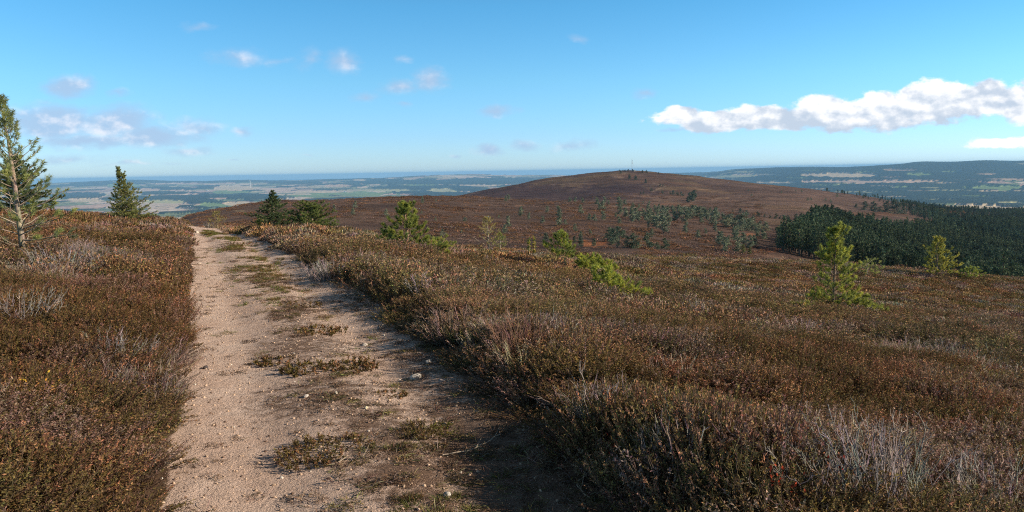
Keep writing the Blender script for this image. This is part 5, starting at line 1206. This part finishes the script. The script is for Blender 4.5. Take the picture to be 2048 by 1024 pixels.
def build_far():
    steel, white, roofm, wallm = plain_mat('grey_steel', (.30, .31, .33), .5), plain_mat('white_paint', (.85, .85, .84)), plain_mat('grey_slate', (.16, .16, .18)), plain_mat('white_harling', (.80, .77, .72))
    glass = plain_mat('dark_glass', (.03, .04, .05), .2)
    p = hit(1264, 343, 950, 1350); e = empty('radio_mast', p, 'thin grey radio mast on the summit of the heather hill', 'mast')
    h = ray(1264, 317)[1] * p[1] - p[2]; g = Geo(); V, f = tube(np.array([(0, 0, -1.), (0, 0, h * .6), (0, 0, h)]), np.array([.30, .25, .16]), 6); g.add(V, f, (1, 1, 1)); obj('pole', g.mesh('pole', steel), e)
    for a in (0.3, 2.4, 4.5):
        g = Geo(); V, f = tube(np.array([(0, 0, h * .85), (math.cos(a) * h * .3, math.sin(a) * h * .3, -.6)]), np.array([.04, .04]), 4); g.add(V, f, (1, 1, 1)); obj('guy_wire', g.mesh('guy_wire', steel), e)
    g = Geo(); [box_geo(g, .25, .7, -.25, .25, h * z, h * z + 1.2) for z in (.62, .8)]; obj('antenna', g.mesh('antenna', steel), e)
    g = Geo(); box_geo(g, 1.5, 4.5, -1.5, 1.5, -1, 2.2); obj('hut', g.mesh('hut', plain_mat('hut_wall', (.2, .2, .18))), e)
    def turbine(P, hub, blade, label, group, seed):
        e = empty('wind_turbine', P, label, 'wind turbine', group); r2 = np.random.default_rng(seed)
        g = Geo(); V, f = tube(np.array([(0, 0, -3.), (0, 0, hub)]), np.array([hub * .028, hub * .018]), 8); g.add(V, f, (1, 1, 1)); obj('tower', g.mesh('tower', white), e)
        g = Geo(); box_geo(g, -hub * .02, hub * .02, -hub * .05, hub * .04, hub, hub * 1.045); obj('nacelle', g.mesh('nacelle', white), e)
        a0 = r2.uniform(0, 2.1)
        for k in range(3):
            a = a0 + k * 2.0944; d = np.array([math.sin(a), 0, math.cos(a)]); P0 = np.array([0, -hub * .06, hub * 1.02]); s = np.array([math.cos(a), 0, -math.sin(a)])
            q = np.array([0, .2, .6, 1.0]); w = blade * np.array([.03, .075, .05, .012]); V = np.vstack([P0 + d * blade * q[i] + s * w[i] * sg * .5 + np.array([0, t, 0]) * w[i] * .12 for i in range(4) for sg, t in ((-1, -1), (1, -1), (1, 1), (-1, 1))]).reshape(-1, 3)
            i = np.arange(16).reshape(4, 4); f = np.stack([i[:-1], np.roll(i, -1, 1)[:-1], np.roll(i, -1, 1)[1:], i[1:]], -1).reshape(-1, 4)
            g = Geo(); g.add(V, f, (1, 1, 1)); obj('blade', g.mesh('blade', white), e)
    p = hit(501, 375, 9000, 20000); turbine(p, (ray(501, 362)[1] - ray(501, 375)[1]) * p[1], 38, 'single white wind turbine standing among the fields on the left', None, 1)
    for k, (px, lab) in enumerate([(995, 'leftmost wind turbine far out at sea left of the hill'), (1026, 'second wind turbine from the left far out at sea'), (1072, 'third wind turbine from the left far out at sea'), (1110, 'rightmost wind turbine at sea left of the hill')]):
        t, s = ray(px, 345); turbine((t * 33000, 33000, -300), 125, 85, lab, 'offshore wind turbines', 20 + k)
    farms = [(378, 417, 1.25, 'white farm steading among dark trees at the foot of the left fields'), (415, 382, 1.0, 'white house near the wood left of the track end'), (812, 395, 1.2, 'white farmhouse just behind the brown shoulder'), (690, 384, 1.0, 'white house in the green fields above the flat topped spruce'),
             (125, 373, 1.2, 'white house beside the spruce at the far left'), (1715, 342, 1.4, 'white farmhouse in the upper fields of the right hills'), (1590, 369, 1.0, 'white house low on the right hills'), (1470, 356, 1.0, 'pale house on the fields right of the brown hill')]
    for k, (px, py, s, lab) in enumerate(farms):
        p = hit(px, py, 4300, 20000); e = empty('farmhouse', p, lab, 'farmhouse', 'far white farmhouses', rng.uniform(-.5, .5), s * 1.5)
        g = Geo(); box_geo(g, -9, 9, -4, 4, -4, 6.0); V = np.array([(-9, -4, 6), (9, -4, 6), (-9, 4, 6), (9, 4, 6), (-9, 0, 9.4), (9, 0, 9.4)], float); g.add(V, np.array([[0, 4, 2], [1, 3, 5]]), (1, 1, 1)); obj('wall', g.mesh('wall', wallm), e)
        g = Geo(); V = np.array([(-9.4, -4.5, 5.7), (9.4, -4.5, 5.7), (9.4, 0, 9.8), (-9.4, 0, 9.8), (-9.4, 4.5, 5.7), (9.4, 4.5, 5.7)], float); g.add(V, np.array([[0, 1, 2, 3], [3, 2, 5, 4]]), (1, 1, 1)); r = obj('roof', g.mesh('roof', roofm), e)
        for x in (-8.4, 8.4):
            g = Geo(); box_geo(g, x - .6, x + .6, -.6, .6, 8.5, 11.4); obj('chimney', g.mesh('chimney', wallm), r)
        for x in (-5.5, 0, 5.5):
            g = Geo(); box_geo(g, x - .7, x + .7, -4.06, -3.9, 2.0, 4.2); obj('window', g.mesh('window', glass), e)
build_verge(); build_grass(); build_litter(); build_far()

# ------------------------------------------------------------------ the air
def build_haze():
    m, nt = new_mat("haze_air")
    v = nt.n('ShaderNodeVolumePrincipled', {'Color': (0.34, 0.66, 1.0, 1), 'Density': 4.3e-5, 'Anisotropy': 0.0, 'Absorption Color': (0, 0, 0, 1)})
    o = nt.n('ShaderNodeOutputMaterial'); nt.t.links.new(v.outputs[0], o.inputs['Volume'])
    x0, x1, y0, y1, z0, z1 = -63000, 63000, -800, 61000, -440, 46
    V = np.array([(x, y, z) for z in (z0, z1) for y in (y0, y1) for x in (x0, x1)], float)
    Fq = np.array([[0, 2, 3, 1], [4, 5, 7, 6], [0, 1, 5, 4], [2, 6, 7, 3], [0, 4, 6, 2], [1, 3, 7, 5]])
    tag(obj("haze", mesh("haze", V, Fq, m)), 'thin blue haze over the plain', None, None, 'stuff')
build_haze()
